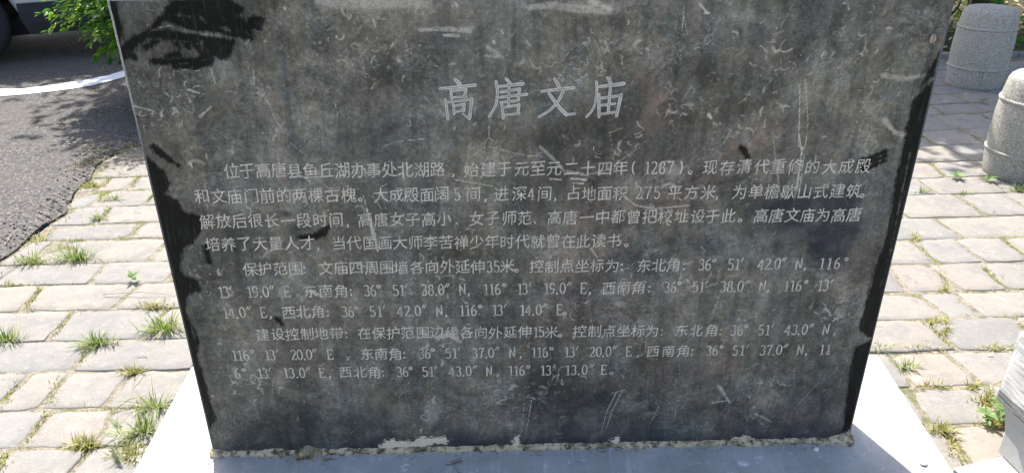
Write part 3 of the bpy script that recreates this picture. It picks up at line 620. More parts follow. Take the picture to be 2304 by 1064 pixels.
E_ = [([(945,68),(985,66),(1030,68),(1056,69)], .003, .005, .42), ([(1000,80),(1030,81)], .002, .003, .9), ([(1190,18),(1240,12),(1290,20),(1370,24)], .005, .006, .3), ([(1330,4),(1372,22)], .006, .004, .5),
      ([(725,0),(900,2),(960,6)], .014, .010, .25), ([(1800,190),(1797,330)], .0007, .0007, .9), ([(1806,330),(1796,400),(1786,455)], .0012, .0012, 1), ([(1812,180),(1818,280),(1800,420)], .0006, .0006, .8), ([(1798,300),(1803,340),(1794,430)], .0008, .0008, .9),
      ([(1738,300),(1745,360),(1760,470)], .0006, .0006, .6), ([(826,470),(838,520),(850,566)], .001, .0014, .9), ([(818,440),(840,540)], .0007, .0007, .8), ([(832,480),(852,562)], .0007, .001, .8),
      ([(1388,880),(1365,925),(1352,975)], .0008, .0006, .9), ([(1400,880),(1376,925),(1362,970)], .0007, .0006, .8), ([(1376,884),(1408,876)], .0007, .0007, .5), ([(1196,900),(1182,985)], .0008, .0006, .8), ([(1190,900),(1228,894)], .0006, .0005, .5),
      ([(1180,906),(1172,980)], .0006, .0005, .6), ([(1215,330),(1245,358),(1270,385),(1310,392)], .003, .003, .35), ([(1402,440),(1430,462),(1470,470),(1550,462)], .0015, .0015, .6), ([(1310,395),(1360,385),(1420,345),(1440,330)], .002, .001, .25),
      ([(1020,404),(1070,412),(1110,420)], .0007, .0007, .8), ([(1100,330),(1180,350),(1220,352)], .0006, .0006, .7), ([(590,200),(620,270),(640,300)], .0006, .0006, .7), ([(474,154),(485,190)], .0008, .0008, .6), ([(570,160),(572,190)], .0012, .0008, .6),
      ([(450,262),(476,240)], .0028, .001, .4), ([(424,202),(448,210)], .0022, .0015, .4), ([(255,225),(290,236),(345,250)], .0018, .001, .6), ([(1605,905),(1640,900)], .003, .0012, .5), ([(1618,870),(1642,905)], .005, .0018, .45),
      ([(1700,930),(1735,948)], .003, .002, .35), ([(1575,10),(1590,28)], .0015, .0015, .9), ([(1585,30),(1595,30)], .002, .002, .9), ([(1594,258),(1600,266)], .003, .002, 1), ([(1620,660),(1600,720)], .0006, .0006, .5),
      ([(1370,300),(1400,288)], .0006, .0006, .5), ([(1988,170),(2040,178),(2104,165)], .006, .003, .3), ([(1990,270),(2015,300),(2045,305)], .005, .004, .35), ([(985,760),(1010,752),(1035,768)], .006, .004, .5), ([(1010,755),(1030,760)], .004, .003, .6),
      ([(800,590),(820,600)], .002, .003, .4), ([(700,655),(728,668)], .004, .002, .55), ([(1330,560),(1345,580)], .003, .001, .5), ([(1238,402),(1262,405)], .0015, .0015, .8), ([(1286,402),(1318,405)], .002, .002, .9), ([(1290,412),(1312,413)], .0014, .0014, .8),
      ([(838,440),(858,470)], .0008, .0008, .5), ([(428,368),(432,376)], .002, .0015, .9), ([(1128,70),(1132,76)], .0012, .0012, 1), ([(1110,93),(1112,99)], .002, .002, 1), ([(1026,8),(1028,14)], .002, .002, .8), ([(640,18),(642,20)], .002, .002, .7),
      ([(1890,440),(1900,446),(1908,460)], .0015, .0015, .6), ([(860,330),(900,318),(960,312)], .0006, .0006, .6), ([(1100,108),(1130,130),(1090,126)], .005, .002, .35)]
for pts, a, b, op in E_: stroke(pale, pts, a, b, op, soft=.8)
cen = [UV(*c) for c in ((800,130),(790,80),(880,130),(400,210),(590,190),(1330,100),(1240,160),(1380,110),(1300,130),(1700,260),(1400,320),(1500,455),(700,440),(960,610),(1000,640),(1000,760),(1420,640),(1300,700),(1740,850),(1700,930),(560,860),(940,930),(1150,900),(1260,860),(1560,625),(350,250),(1900,110),(1620,100),(470,640),(1760,130),(1500,230),(1850,700),(1100,320),(1640,300))]
def curl(x, z, op, sz=1.0):
    R_ = rng.uniform(.003, .016)*sz; a0 = rng.uniform(0, 2*PI); da = rng.uniform(.6, 2.6)*rng.choice([-1, 1]); el = rng.uniform(.4, 1); rot = rng.uniform(0, PI); pts = []
    for t in np.linspace(0, 1, 7):
        a = a0+da*t; u, v_ = R_*math.cos(a), R_*el*math.sin(a); pts.append((x+u*math.cos(rot)-v_*math.sin(rot), z+u*math.sin(rot)+v_*math.cos(rot)))
    w_ = abs(rng.normal(0, .0011))*sz+.0005; stroke(pale, pts, w_*rng.uniform(.4, 1.2), w_*rng.uniform(.3, 1), op, px=False, soft=1.1)
for c in cen:
    for _ in range(rng.integers(10, 26)): curl(c[0]+rng.normal(0, .028), c[1]+rng.normal(0, .022), rng.uniform(.12, .5), rng.uniform(.6, 1.4))
for _ in range(520): curl(rng.uniform(-.72, .72), rng.uniform(.03, .99), rng.uniform(.08, .38), rng.uniform(.4, 1.3))
for _ in range(70):                # hair-fine straight scratches
    x, z, a, L = rng.uniform(-.7, .7), rng.uniform(.05, .98), rng.normal(PI/2, .5), rng.uniform(.01, .09); stroke(pale, [(x, z), (x+L*math.cos(a), z+L*math.sin(a))], .0004, .0004, rng.uniform(.2, .55), px=False)
for _ in range(260):               # tiny specks
    x, z = rng.uniform(-.72, .72), rng.uniform(.02, 1.0); stroke(pale, [(x, z), (x+rng.normal(0, .001), z+rng.normal(0, .001))], .0008, .0006, rng.uniform(.3, .9), px=False)
def blob(arr, x, z, rx, rz, op, a=0.0):
    ca, sa = math.cos(a), math.sin(a); U_ = ((X-x)*ca+(Z-z)*sa)/rx; V_ = (-(X-x)*sa+(Z-z)*ca)/rz; arr += op*np.exp(-(U_*U_+V_*V_)*1.3)
def chip(x, z, L, op):              # small crisp crescent or splinter of pale stone
    n_ = 8; a = rng.uniform(0, 2*PI); cv = rng.normal(0, .16); p = [(x, z)]
    for _ in range(n_): a += cv+rng.normal(0, .42); p.append((p[-1][0]+L/n_*math.cos(a), p[-1][1]+L/n_*math.sin(a)))
    w_ = L*rng.uniform(.04, .14)
    for i in range(n_): stroke(pale, p[i:i+2], w_*math.sin(PI*(i+.6)/n_+.05), w_*math.sin(PI*(i+1.4)/(n_+1.4)), op*rng.uniform(.7, 1), px=False, soft=.7)
for c in cen:
    for _ in range(rng.integers(3, 10)): chip(c[0]+rng.normal(0, .030), c[1]+rng.normal(0, .024), rng.uniform(.006, .022), rng.uniform(.2, .8)*rng.uniform(.6, 1))
for _ in range(130): chip(rng.uniform(-.72, .72), rng.uniform(.03, .99), rng.uniform(.004, .018), rng.uniform(.15, .6))
soft_ = np.zeros(X.shape)
for _ in range(150): blob(soft_, rng.uniform(-.72, .72), rng.uniform(.05, 1.0), rng.uniform(.008, .05), rng.uniform(.006, .03), rng.uniform(.05, .16), rng.uniform(0, PI))
for px, py, rx, rz, op in ((840,10,.10,.02,.2), (1330,15,.09,.018,.3), (630,40,.05,.04,.12), (720,150,.04,.05,.12), (1480,130,.05,.06,.12), (2130,100,.01,.10,.2), (2075,90,.05,.05,.1), (1900,700,.07,.07,.1), (1960,300,.03,.05,.12), (440,180,.04,.04,.08), (1720,900,.03,.03,.2), (1400,610,.02,.03,.14), (1960,760,.02,.01,.2)):
    blob(soft_, *UV(px, py), rx, rz, op)
pale = np.clip(pale+soft_, 0, 1)
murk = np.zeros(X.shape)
murk += 1.25*np.exp(-np.clip(Z, 0, 9)/(.055+.02*np.sin(X*9+1)+.012*np.sin(X*31)))*(0.55+.45/(1+np.exp(-(X+.38)*9)))  # navy foot band: mostly the shaded plinth's reflection painted in, partly damp stone
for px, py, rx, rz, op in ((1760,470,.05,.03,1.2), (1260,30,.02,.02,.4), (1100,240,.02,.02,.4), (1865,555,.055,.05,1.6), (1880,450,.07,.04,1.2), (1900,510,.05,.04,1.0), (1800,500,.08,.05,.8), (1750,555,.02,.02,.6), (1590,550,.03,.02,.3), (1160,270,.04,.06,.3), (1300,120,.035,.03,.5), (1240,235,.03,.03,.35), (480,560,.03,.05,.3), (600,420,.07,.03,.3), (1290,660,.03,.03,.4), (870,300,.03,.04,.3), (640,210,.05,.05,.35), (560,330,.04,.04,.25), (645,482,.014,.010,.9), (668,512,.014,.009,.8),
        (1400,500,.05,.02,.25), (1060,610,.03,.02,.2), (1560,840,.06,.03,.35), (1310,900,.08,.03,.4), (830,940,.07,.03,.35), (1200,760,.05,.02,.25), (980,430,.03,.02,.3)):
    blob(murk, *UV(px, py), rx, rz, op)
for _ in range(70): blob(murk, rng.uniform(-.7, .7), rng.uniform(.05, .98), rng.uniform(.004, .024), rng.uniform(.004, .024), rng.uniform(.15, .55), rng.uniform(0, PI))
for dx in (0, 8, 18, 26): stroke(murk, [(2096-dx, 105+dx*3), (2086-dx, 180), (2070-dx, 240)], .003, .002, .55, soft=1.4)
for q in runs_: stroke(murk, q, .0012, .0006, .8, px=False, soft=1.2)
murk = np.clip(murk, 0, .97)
rust = np.zeros(X.shape)
for px, py, rx, rz, op in ((1480,230,.03,.06,.8), (1440,170,.02,.02,.5), (1420,650,.03,.03,.7), (1395,690,.02,.02,.6), (1720,900,.035,.03,.7), (1560,620,.03,.05,.4), (1640,370,.02,.06,.45), (1300,30,.05,.03,.35), (1560,60,.02,.08,.3), (1020,30,.05,.02,.25), (1245,650,.02,.02,.3), (780,120,.03,.03,.25), (1880,640,.03,.03,.25)):
    blob(rust, *UV(px, py), rx, rz, op)
rust = np.clip(rust, 0, .85)
rosy = np.clip(.25+1.1/(1+np.exp(-(X-.15)*7))-0.9*np.clip((X-.55)*4, 0, 1), 0, 1)
# mesh: fine front sheet, chamfers, sides, top, back
zrel = 0.0004*np.clip(pale, 0, 1)
verts = np.stack([X, -zrel*0.6, Z], -1).reshape(-1, 3)
ii = np.arange(NX*NZ).reshape(NZ, NX); quads = np.stack([ii[:-1, :-1], ii[:-1, 1:], ii[1:, 1:], ii[1:, :-1]], -1).reshape(-1, 4)
zt = zs[-1]; ex = [(-HW+CH, 0, 0), (HW-CH, 0, 0), (HW-CH, 0, zt), (-HW+CH, 0, zt),
      (-HW, CH, 0), (HW, CH, 0), (HW, CH, HH), (-HW, CH, HH), (-HW, TH, 0), (HW, TH, 0), (HW, TH, HH), (-HW, TH, HH)]
nb = len(verts); allv = np.concatenate([verts, np.array(ex, float)])
ef = np.array([(4, 0, 3, 7), (1, 5, 6, 2), (3, 2, 6, 7), (7, 6, 10, 11), (8, 4, 7, 11), (5, 9, 10, 6), (9, 8, 11, 10)])+nb
allf = np.concatenate([quads, ef])
me = bpy.data.meshes.new('slab'); me.vertices.add(len(allv)); me.vertices.foreach_set('co', allv.astype(np.float32).ravel())
me.loops.add(allf.size); me.loops.foreach_set('vertex_index', allf.astype(np.int32).ravel()); me.polygons.add(len(allf))
me.polygons.foreach_set('loop_start', np.arange(0, allf.size, 4, dtype=np.int32))
mi = np.zeros(len(allf), np.int32); mi[len(quads):] = 1; me.materials.append(M['face']); me.materials.append(M['side']); me.polygons.foreach_set('material_index', mi)
me.update(calc_edges=True); me.validate()
pad = np.zeros(12)
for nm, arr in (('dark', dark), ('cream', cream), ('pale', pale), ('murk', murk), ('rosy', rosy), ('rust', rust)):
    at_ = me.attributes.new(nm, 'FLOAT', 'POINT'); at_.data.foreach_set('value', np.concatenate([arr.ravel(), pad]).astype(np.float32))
slab = bpy.data.objects.new('slab', me); COL.objects.link(slab); slab.parent = st

# --- title, drawn stroke by stroke
def ribbon(mb, pts, w0, w1, y, cap=True, wob=0.0):
    pts = [Vector((p[0], p[1])) for p in pts]
    # resample smoothly
    if len(pts) > 2:
        q = []
        for i in range(len(pts)-1):
            p0, p1, p2, p3 = pts[max(i-1, 0)], pts[i], pts[i+1], pts[min(i+2, len(pts)-1)]
            for k in range(4):
                t = k/4; q.append(0.5*((2*p1)+(p2-p0)*t+(2*p0-5*p1+4*p2-p3)*t*t+(3*p1-p0-3*p2+p3)*t**3))
        q.append(pts[-1]); pts = q
    vs = []; n = len(pts)
    if cap:
        d0 = (pts[0]-pts[1]).normalized(); d1 = (pts[-1]-pts[-2]).normalized(); pts = [pts[0]+d0*w0*.42]+pts+[pts[-1]+d1*w1*.42]; n += 2
    for i, p in enumerate(pts):
        t = (pts[min(i+1, n-1)]-pts[max(i-1, 0)]).normalized(); nn = Vector((-t.y, t.x)); wv = (w0+(w1-w0)*i/(n-1))*.5
        if cap and i in (0, n-1): wv *= .45
        vs += [(p.x+nn.x*wv, y, p.y+nn.y*wv), (p.x-nn.x*wv, y, p.y-nn.y*wv)]
    mb.add(vs, [(2*i, 2*i+1, 2*i+3, 2*i+2) for i in range(n-1)])
TS = {
 'gao': [((305,140),(332,165),(358,192),26,38), ((145,238),(330,222),(525,200),24,30), ((260,250),(270,350),24,24), ((272,266),(425,247),20,22), ((425,245),(407,332),26,24), ((275,335),(425,325),20,20), ((203,355),(230,570),24,26), ((215,388),(495,352),20,22), ((490,348),(462,562),28,28), ((458,562),(388,508),24,14), ((285,380),(298,515),22,24), ((298,424),(408,405),18,20), ((405,400),(400,482),26,22), ((300,490),(408,472),20,20)],
 'tang': [((748,162),(762,260),(755,380),(725,460),(672,542),26,20), ((855,130),(880,155),(900,185),22,32), ((768,218),(900,202),(1040,186),20,32), ((795,278),(1005,240),22,26), ((1002,238),(988,365),26,22), ((785,332),(930,316),(1080,300),20,28), ((795,388),(1000,364),22,20), ((890,190),(884,410),22,20), ((812,410),(828,560),24,26), ((825,442),(1000,415),20,24), ((998,408),(982,512),28,22), ((832,524),(1000,506),20,22)],
 'wen': [((1375,130),(1400,165),(1428,212),20,36), ((1240,268),(1400,248),(1590,228),22,32), ((1475,262),(1440,340),(1390,415),(1310,485),(1210,545),28,22), ((1320,292),(1395,390),(1450,460),(1510,520),26,34), ((1505,518),(1600,510),26,20)],
 'miao': [((1950,118),(1968,142),(1985,178),20,32), ((1832,165),(1836,260),(1820,390),(1785,475),(1722,545),24,20), ((1848,220),(1990,202),(2130,184),22,34), ((1982,235),(1960,500),26,22), ((1860,300),(1860,545),26,28), ((1872,342),(2095,314),22,24), ((2100,302),(2050,535),28,26), ((1880,418),(2035,402),20,22), ((1862,516),(2045,490),20,20)]}
for nm, sts in TS.items():
    a = MB(); b = MB(); e_ = MB(); j = 0
    for s in sts:
        pts = [UV(960+p[0]/4.8, 150+p[1]/4.8) for p in s[:-2]]; w0, w1 = s[-2]*.000235, s[-1]*.000235; j += 1
        ribbon(e_, pts, w0+.0013, w1+.0013, -0.0003-j*.00001); ribbon(a, pts, w0, w1, -0.0006-j*.00001); ribbon(b, pts, .0010, .0010, -0.0009-j*.00001, False)  # flat ribbons: painted shadow edge of the cut, light stroke, darker groove line
    o = a.build('title_character', M['tit'], st); b.build('groove_line', M['titc'], o); e_.build('cut_shadow', M['edge'], o)

# --- body text
GL = {}      # outline glyphs, cached: (verts, faces, xmin, xmax)
def cjk(ch):
    if ch in GL: return GL[ch]
    cu = bpy.data.curves.new('t', 'FONT'); cu.body = ch; cu.size = 1.0; cu.resolution_u = 2; cu.offset = 0.002
    ob = bpy.data.objects.new('t', cu); COL.objects.link(ob); bpy.context.view_layer.update()
    dg = bpy.context.evaluated_depsgraph_get(); mm = bpy.data.meshes.new_from_object(ob.evaluated_get(dg))
    v = np.array([tuple(q.co)[:2] for q in mm.vertices]); f = [tuple(p.vertices) for p in mm.polygons]
    bpy.data.objects.remove(ob); bpy.data.curves.remove(cu); bpy.data.meshes.remove(mm)
    GL[ch] = (v, f); return GL[ch]
def arc(cx, cy, rx, ry, a0, a1, n=10): return [(cx+rx*math.cos(math.radians(a0+(a1-a0)*i/n)), cy+ry*math.sin(math.radians(a0+(a1-a0)*i/n))) for i in range(n+1)]
DG = {  # serif figures in a box 0.55 wide, 1 high
 '0': [arc(.27, .5, .2, .47, 90, 450, 18)], '1': [[(.28, .0), (.28, .97)], [(.1, .82), (.28, .97)], [(.12, .02), (.44, .02)]],
 '2': [arc(.26, .72, .18, .24, 160, -20, 9)+[(.33, .42), (.07, .03)], [(.07, .04), (.47, .04), (.49, .18)]],
 '3': [arc(.25, .75, .17, .21, 150, -85, 9), arc(.25, .28, .2, .27, 88, -150, 11)],
 '4': [[(.36, 0), (.36, .97)], [(.36, .97), (.04, .3), (.5, .3)], [(.25, .02), (.47, .02)]],
 '5': [[(.44, .95), (.13, .95), (.11, .54)], arc(.26, .3, .2, .29, 130, -150, 12)],
 '6': [arc(.45, .5, .36, .47, 100, 180, 7)+[(.08, .4)], arc(.27, .28, .18, .27, 0, 360, 14)],
 '7': [[(.08, .82), (.1, .94), (.47, .94), (.3, .5), (.22, .0)]], '8': [arc(.27, .74, .15, .21, 0, 360, 14), arc(.27, .27, .19, .26, 0, 360, 14)],
 '9': [arc(.27, .7, .18, .27, 0, 360, 14), [(.45, .68), (.42, .3), (.3, .08), (.1, .04)]],
 'N': [[(.08, .02), (.08, .97)], [(.08, .97), (.46, .02)], [(.46, .02), (.46, .97)], [(0, .02), (.17, .02)], [(0, .97), (.12, .97)], [(.38, .97), (.55, .97)]],
 'E': [[(.12, .02), (.12, .97)], [(.02, .96), (.44, .96), (.46, .84)], [(.02, .03), (.46, .03), (.49, .18)], [(.12, .5), (.34, .5)], [(.34, .58), (.34, .42)]],
 '.': [[(.1, .02), (.12, .05)]], 'o': [arc(.2, .84, .12, .13, 0, 360, 10)], "'": [[(.24, 1.02), (.1, .72)]], '"': [[(.2, 1.02), (.06, .72)], [(.38, 1.02), (.24, .72)]],
 '(': [arc(.55, .5, .35, .6, 125, 235, 8)], ')': [arc(-.1, .5, .35, .6, 55, -55, 8)], '。': [arc(.18, .12, .13, .13, 0, 360, 10)], '，': [[(.12, .14), (.2, .05), (.1, -.12)]], '、': [[(.1, .22), (.24, .02)]], ':': [[(.15, .12), (.17, .15)], [(.15, .55), (.17, .58)]]}
DW = {'1': .42, '.': .26, 'o': .40, "'": .34, '"': .44, '(': .5, ')': .5, ':': .4, '，': .4}
HC = 0.0335
def put_cjk(mb, ch, u, v, s, r):
    V, f = cjk(ch); s *= r.uniform(.97, 1.03); sh = 0.07+r.gauss(0, .012)
    x = (V[:, 0]-.5)*s*.93; z = (V[:, 1]-.38)*s; jx, jz = r.gauss(0, .0006), r.gauss(0, .0006)
    mb.add([(u+a+jx+b*.03, -.0006, v+b+a*sh+jz) for a, b in zip(x, z)], f)
def put_dig(mb, ch, u, v, h, r):              # u = left edge, v = baseline
    for s in DG[ch]:
        pts = [(u+x*h*.97, v+y*h) for x, y in s]; w_ = .0030 if ch not in '.:' else .0042
        if ch in ("'", '"'): ribbon(mb, pts, .0030, .0014, -.0007)
        elif len(s) > 8 or ch in '723546': ribbon_raw(mb, pts, w_*.9)
        else:
            ribbon(mb, pts, w_ if abs(s[0][0]-s[-1][0]) < .05 else w_*.75, w_ if abs(s[0][0]-s[-1][0]) < .05 else w_*.75, -.0007, ch in '.:')
def ribbon_raw(mb, pts, w_):
    pts = [Vector(p) for p in pts]; vs = []; n = len(pts)
    for i, p in enumerate(pts):
        a = (p-pts[i-1]) if i else (pts[1]-p); b = (pts[i+1]-p) if i < n-1 else (p-pts[i-1])
        if i == 0 and (pts[0]-pts[-1]).length < 1e-6: a = pts[-1]-pts[-2]
        if i == n-1 and (pts[0]-pts[-1]).length < 1e-6: b = pts[1]-pts[0]
        t = (a.normalized()+b.normalized()); t = t.normalized() if t.length > 1e-6 else a.normalized(); nn = Vector((-t.y, t.x)); k = w_*.5/max(.5, abs(nn.dot(Vector((-b.y, b.x)).normalized())))
        k *= (.72+.28*abs(t.y))
        vs += [(p.x+nn.x*k, -.0007, p.y+nn.y*k), (p.x-nn.x*k, -.0007, p.y-nn.y*k)]
    mb.add(vs, [(2*i, 2*i+1, 2*i+3, 2*i+2) for i in range(n-1)])
# each line: runs of (text, x of first centre, x of last centre) in photo pixels, and the two y levels of the line's centre
LINES = [
 ((385, 374), [('位于高唐县鱼丘湖办事处北湖路', 520, 985), ('，', 1020, 1020), ('始建于元至元二十四年', 1060, 1398), ('(', 1424, 0), ('1287', 1455, 1508), (')', 1534, 0), ('。', 1556, 0), ('现存清代重修的大成殿', 1598, 1943)]),
 ((441, 430), [('和文庙门前的两棵古槐', 455, 785), ('。', 812, 0), ('大成殿面阔', 857, 995), ('5', 1028, 0), ('间', 1066, 0), ('，', 1093, 0), ('进深', 1128, 1168), ('4', 1195, 0), ('间', 1226, 0), ('，', 1250, 0), ('占地面积', 1290, 1395), ('275', 1437, 1478), ('平方米', 1520, 1593), ('，', 1615, 0), ('为单檐歇山式建筑', 1665, 1920), ('。', 1944, 0)]),
 ((497, 483), [('解放后很长一段时间', 466, 756), ('，', 782, 0), ('高唐女子高小', 822, 1000), ('、', 1030, 0), ('女子师范', 1072, 1182), ('、', 1206, 0), ('高唐一中都曾把校址设于此', 1248, 1640), ('。', 1668, 0), ('高唐文庙为高唐', 1712, 1922)]),
 ((549, 537), [('培养了大量人才', 479, 692), ('，', 715, 0), ('当代国画大师李苦禅少年时代就曾在此读书', 763, 1382), ('。', 1412, 0)]),
 ((605, 592), [('保护范围', 562, 666), (':', 686, 0), ('文庙四周围墙各向外延伸', 733, 1075), ('35', 1101, 1117), ('米', 1140, 0), ('。', 1164, 0), ('控制点坐标为', 1207, 1378), (':', 1400, 0), ('东北角', 1450, 1515), (':', 1540, 0), ('36o', 1578, 1606), ("51'", 1644, 1668), ('42.0"', 1712, 1762), ('N', 1797, 0), ('，', 1813, 0), ('116o', 1848, 1902)]),
 ((657, 641), [("13'", 496, 520), ('19.0"', 560, 612), ('E', 645, 0), ('东南角', 698, 768), (':', 790, 0), ('36o', 825, 852), ("51'", 890, 914), ('38.0"', 954, 1006), ('N', 1040, 0), ('，', 1055, 0), ('116o', 1092, 1134), ("13'", 1168, 1192), ('19.0"', 1228, 1280), ('E', 1312, 0), ('，', 1328, 0), ('西南角', 1370, 1438), (':', 1462, 0), ('36o', 1500, 1528), ("51'", 1564, 1588), ('38.0"', 1626, 1680), ('N', 1715, 0), ('，', 1730, 0), ('116o', 1768, 1812), ("13'", 1844, 1870)]),
 ((703, 690), [('14.0"', 506, 560), ('E', 592, 0), ('，', 608, 0), ('西北角', 650, 715), (':', 738, 0), ('36o', 775, 802), ("51'", 838, 864), ('42.0"', 900, 954), ('N', 988, 0), ('，', 1004, 0), ('116o', 1038, 1080), ("13'", 1112, 1136), ('14.0"', 1174, 1226), ('E', 1258, 0), ('。', 1273, 0)]),
 ((752, 740), [('建设控制地带', 591, 757), (':', 780, 0), ('在保护范围边缘各向外延伸', 820, 1180), ('15', 1204, 1218), ('米', 1240, 0), ('。', 1262, 0), ('控制点坐标为', 1305, 1468), (':', 1490, 0), ('东北角', 1534, 1600), (':', 1622, 0), ('36o', 1650, 1678), ("51'", 1712, 1736), ('43.0"', 1772, 1824), ('N', 1858, 0), ('，', 1880, 0)]),
 ((799, 785), [('116o', 526, 568), ("13'", 600, 624), ('20.0"', 660, 708), ('E', 742, 0), ('，', 782, 0), ('东南角', 825, 890), (':', 910, 0), ('36o', 948, 974), ("51'", 1008, 1032), ('37.0"', 1068, 1118), ('N', 1152, 0), ('，', 1172, 0), ('116o', 1200, 1240), ("13'", 1274, 1298), ('20.0"', 1332, 1382), ('E', 1414, 0), ('，', 1436, 0), ('西南角', 1470, 1538), (':', 1558, 0), ('36o', 1594, 1622), ("51'", 1654, 1680), ('37.0"', 1716, 1766), ('N', 1800, 0), ('，', 1816, 0), ('11', 1848, 1862)]),
 ((840, 825), [('6o', 534, 550), ("13'", 584, 608), ('13.0"', 642, 694), ('E', 724, 0), ('，', 742, 0), ('西北角', 778, 842), (':', 862, 0), ('36o', 898, 924), ("51'", 956, 980), ('43.0"', 1016, 1068), ('N', 1100, 0), ('，', 1120, 0), ('116o', 1148, 1188), ("13'", 1220, 1246), ('13.0"', 1276, 1330), ('E', 1358, 0), ('。', 1378, 0)])]
chars = []                           # every character is a piece of its own
for li, ((ya, yb), runs) in enumerate(LINES):
    r = random.Random(li+50)
    def yat(x): return ya+(yb-ya)*(x-480)/(1900-480)
    for text, xa, xb in runs:
        n = len(text)
        if text[0] in DG:
            h = HC*.80; u, v = UV(xa, yat(xa)); v -= h*.5
            cwid = [DW.get(c, .55) for c in text]; pos = [0]
            for a_, b_ in zip(cwid[:-1], cwid[1:]): pos.append(pos[-1]+(a_+b_)/2)
            kk = (UV(xb, yat(xb))[0]-u)/pos[-1] if n > 1 else 1
            for c, p_, wdt in zip(text, pos, cwid):
                mb = MB(); put_dig(mb, c, u+p_*kk-wdt*h*.45, v, h, r); chars.append((0 if c in '0123456789NE' else -1, mb))
        else:
            for i, c in enumerate(text):
                x = xa+(xb-xa)*i/max(1, n-1); u, v = UV(x, yat(x)); mb = MB(); put_cjk(mb, c, u, v, HC, r); chars.append((1, mb))
chars.sort(key=lambda t: -t[0]); rest = MB()
for i, (_, mb) in enumerate(chars):
    if i < 285: mb.build('engraved_character', M['let'], st)
    else: rest.add(mb.v, mb.f)
o = rest.build('engraved_characters', M['let'], st); o['kind'] = 'stuff'

# --- mortar bead under the stele
k = NT('rough_mortar'); n_ = k.noise(k.geo(), 60, 5, 0.7); n2_ = k.noise(k.geo(), 9, 3)
c = k.mix(k.ramp(n_, [(0.38, 0), (0.55, 1)]), (0.10, 0.075, 0.045), (0.62, 0.50, 0.33)); c = k.mix(k.ramp(n2_, [(0.52, 0), (0.62, 0.6)]), c, (0.09, 0.10, 0.045)); k.bump(n_, 1.0, 0.006); M['mortar'] = k.fin(c, 0.95, 0.1)
NS = 420; vs = []; fs = []
for i in range(NS+1):
    x = -.753+1.506*i/NS; a = mnoise.noise(Vector((x*9, 1, 0))); b = mnoise.noise(Vector((x*40, 7, 0))); c_ = mnoise.noise(Vector((x*120, 3, 0)))
    h = .0090+.0045*a+.004*b+.0022*c_; d = .0085+.005*b+.006*mnoise.noise(Vector((x*14, 11, 0)))+.001*c_
    hu, hd = UV(1675, 985), 0
    for cx_, wd_, hh_, dd_ in ((UV(1676, 990)[0], .022, .010, .006), (UV(700, 1025)[0], .018, .012, .010), (.735, .03, .012, .008), (UV(620, 1020)[0], .02, .006, .003), (-.74, .02, .004, .004)):
        q = math.exp(-((x-cx_)/wd_)**2); h += hh_*q; d += dd_*q
    prof = [(.004, h+.004), (-.0015, h), (-.5*d, h*.85+.0008*b), (-d, h*.45), (-d*1.05-.001*c_, h*.1), (-d*1.0, -.002)]
    vs += [(x, p[0], p[1]) for p in prof]
np_ = 6
for i in range(NS):
    for j in range(np_-1): a = i*np_+j; fs.append((a, a+1, a+np_+1, a+np_))
fs.append(tuple(range(np_))); fs.append(tuple(NS*np_+q for q in reversed(range(np_))))
o = link('mortar_bead', mesh('mortar_bead', vs, fs), M['mortar'], st)
# crumbs on the mortar + on the plinth
mb = MB(); r = random.Random(8)
for _ in range(240):
    x = r.gauss(UV(690, 1020)[0], .02) if r.random() < .4 else r.uniform(-.75, .76); y = -.012-abs(r.gauss(0, .008)); s = r.uniform(.0012, .004); z = .0005
    q = [(x+s*math.cos(k_*2.1+s*900), y+s*math.sin(k_*2.1+s*900), z) for k_ in range(3)]; mb.add(q+[(x, y, z+s)], [(0, 1, 3), (1, 2, 3), (2, 0, 3)])
o = mb.build('mortar_crumbs', M['mortar']); tag(o, 'small brown mortar crumbs along the foot of the stele', 'crumbs', kind='stuff')

def pebble(px, py, s, col, label, z=0.0, flat_=.5):
    c = P(px, py, z); bm = bmesh.new(); bmesh.ops.create_icosphere(bm, subdivisions=2, radius=s)
    for v in bm.verts:
        v.co *= 1+.35*mnoise.noise(v.co*(1.1/s)+Vector((px, py, 0))); v.co.z *= flat_; v.co.x *= 1.25
    me = bpy.data.meshes.new('pebble'); bm.to_mesh(me); bm.free(); o = link('pebble', me, flat('pebble_stone', col, .8, var=.3, scale=90)); o.location = (c[0], c[1], z+s*flat_*.6); tag(o, label, 'pebble')
pebble(1836, 1012, .0055, (.72, .70, .66), 'white chip lying against the foot of the stele', flat_=.9)
pebble(2078, 1044, .0075, (.42, .41, .40), 'grey chip lying on the sunlit right of the plinth')
pebble(1672, 1042, .010, (.62, .62, .62), 'flat whitish flake on the shaded plinth front', flat_=.12)
pebble(2228, 800, .006, (.7, .68, .64), 'white pebble on a paver right of the plinth', GZ)
pebble(2172, 212, .006, (.7, .68, .64), 'white pebble in front of the far bollard', GZ)
# twig litter on the plinth
mb = MB(); a = P(1020, 1046, 0); mb.tube([a+np.array([-.018, .0, .002]), a+np.array([0, -.002, .006]), a+np.array([.02, .014, .002])], .0008, 4); mb.tube([a+np.array([0, -.002, .006]), a+np.array([.012, -.024, .001]), a+np.array([.026, -.03, .001])], .0006, 4)
for q in range(6): mb.tube([a+np.array([-.002+.004*q, .001*q, .004]), a+np.array([.004*q-.006, .004+.002*q, .009])], .0011, 4)
tag(mb.build('dead_twig', flat('dead_twig', (.13, .09, .06), .9)), 'curled dead twig on the shaded plinth front', 'twig')
mb = MB(); a = P(730, 1033, 0)
for q in range(9): mb.tube([a+np.array([r.gauss(0, .006), r.gauss(0, .004), .002]), a+np.array([r.gauss(.01, .012), r.gauss(-.004, .005), .004])], .0009, 4)
tag(mb.build('straw_wisp', M['straw']), 'wisp of straw caught at the mortar under the stele', 'straw')
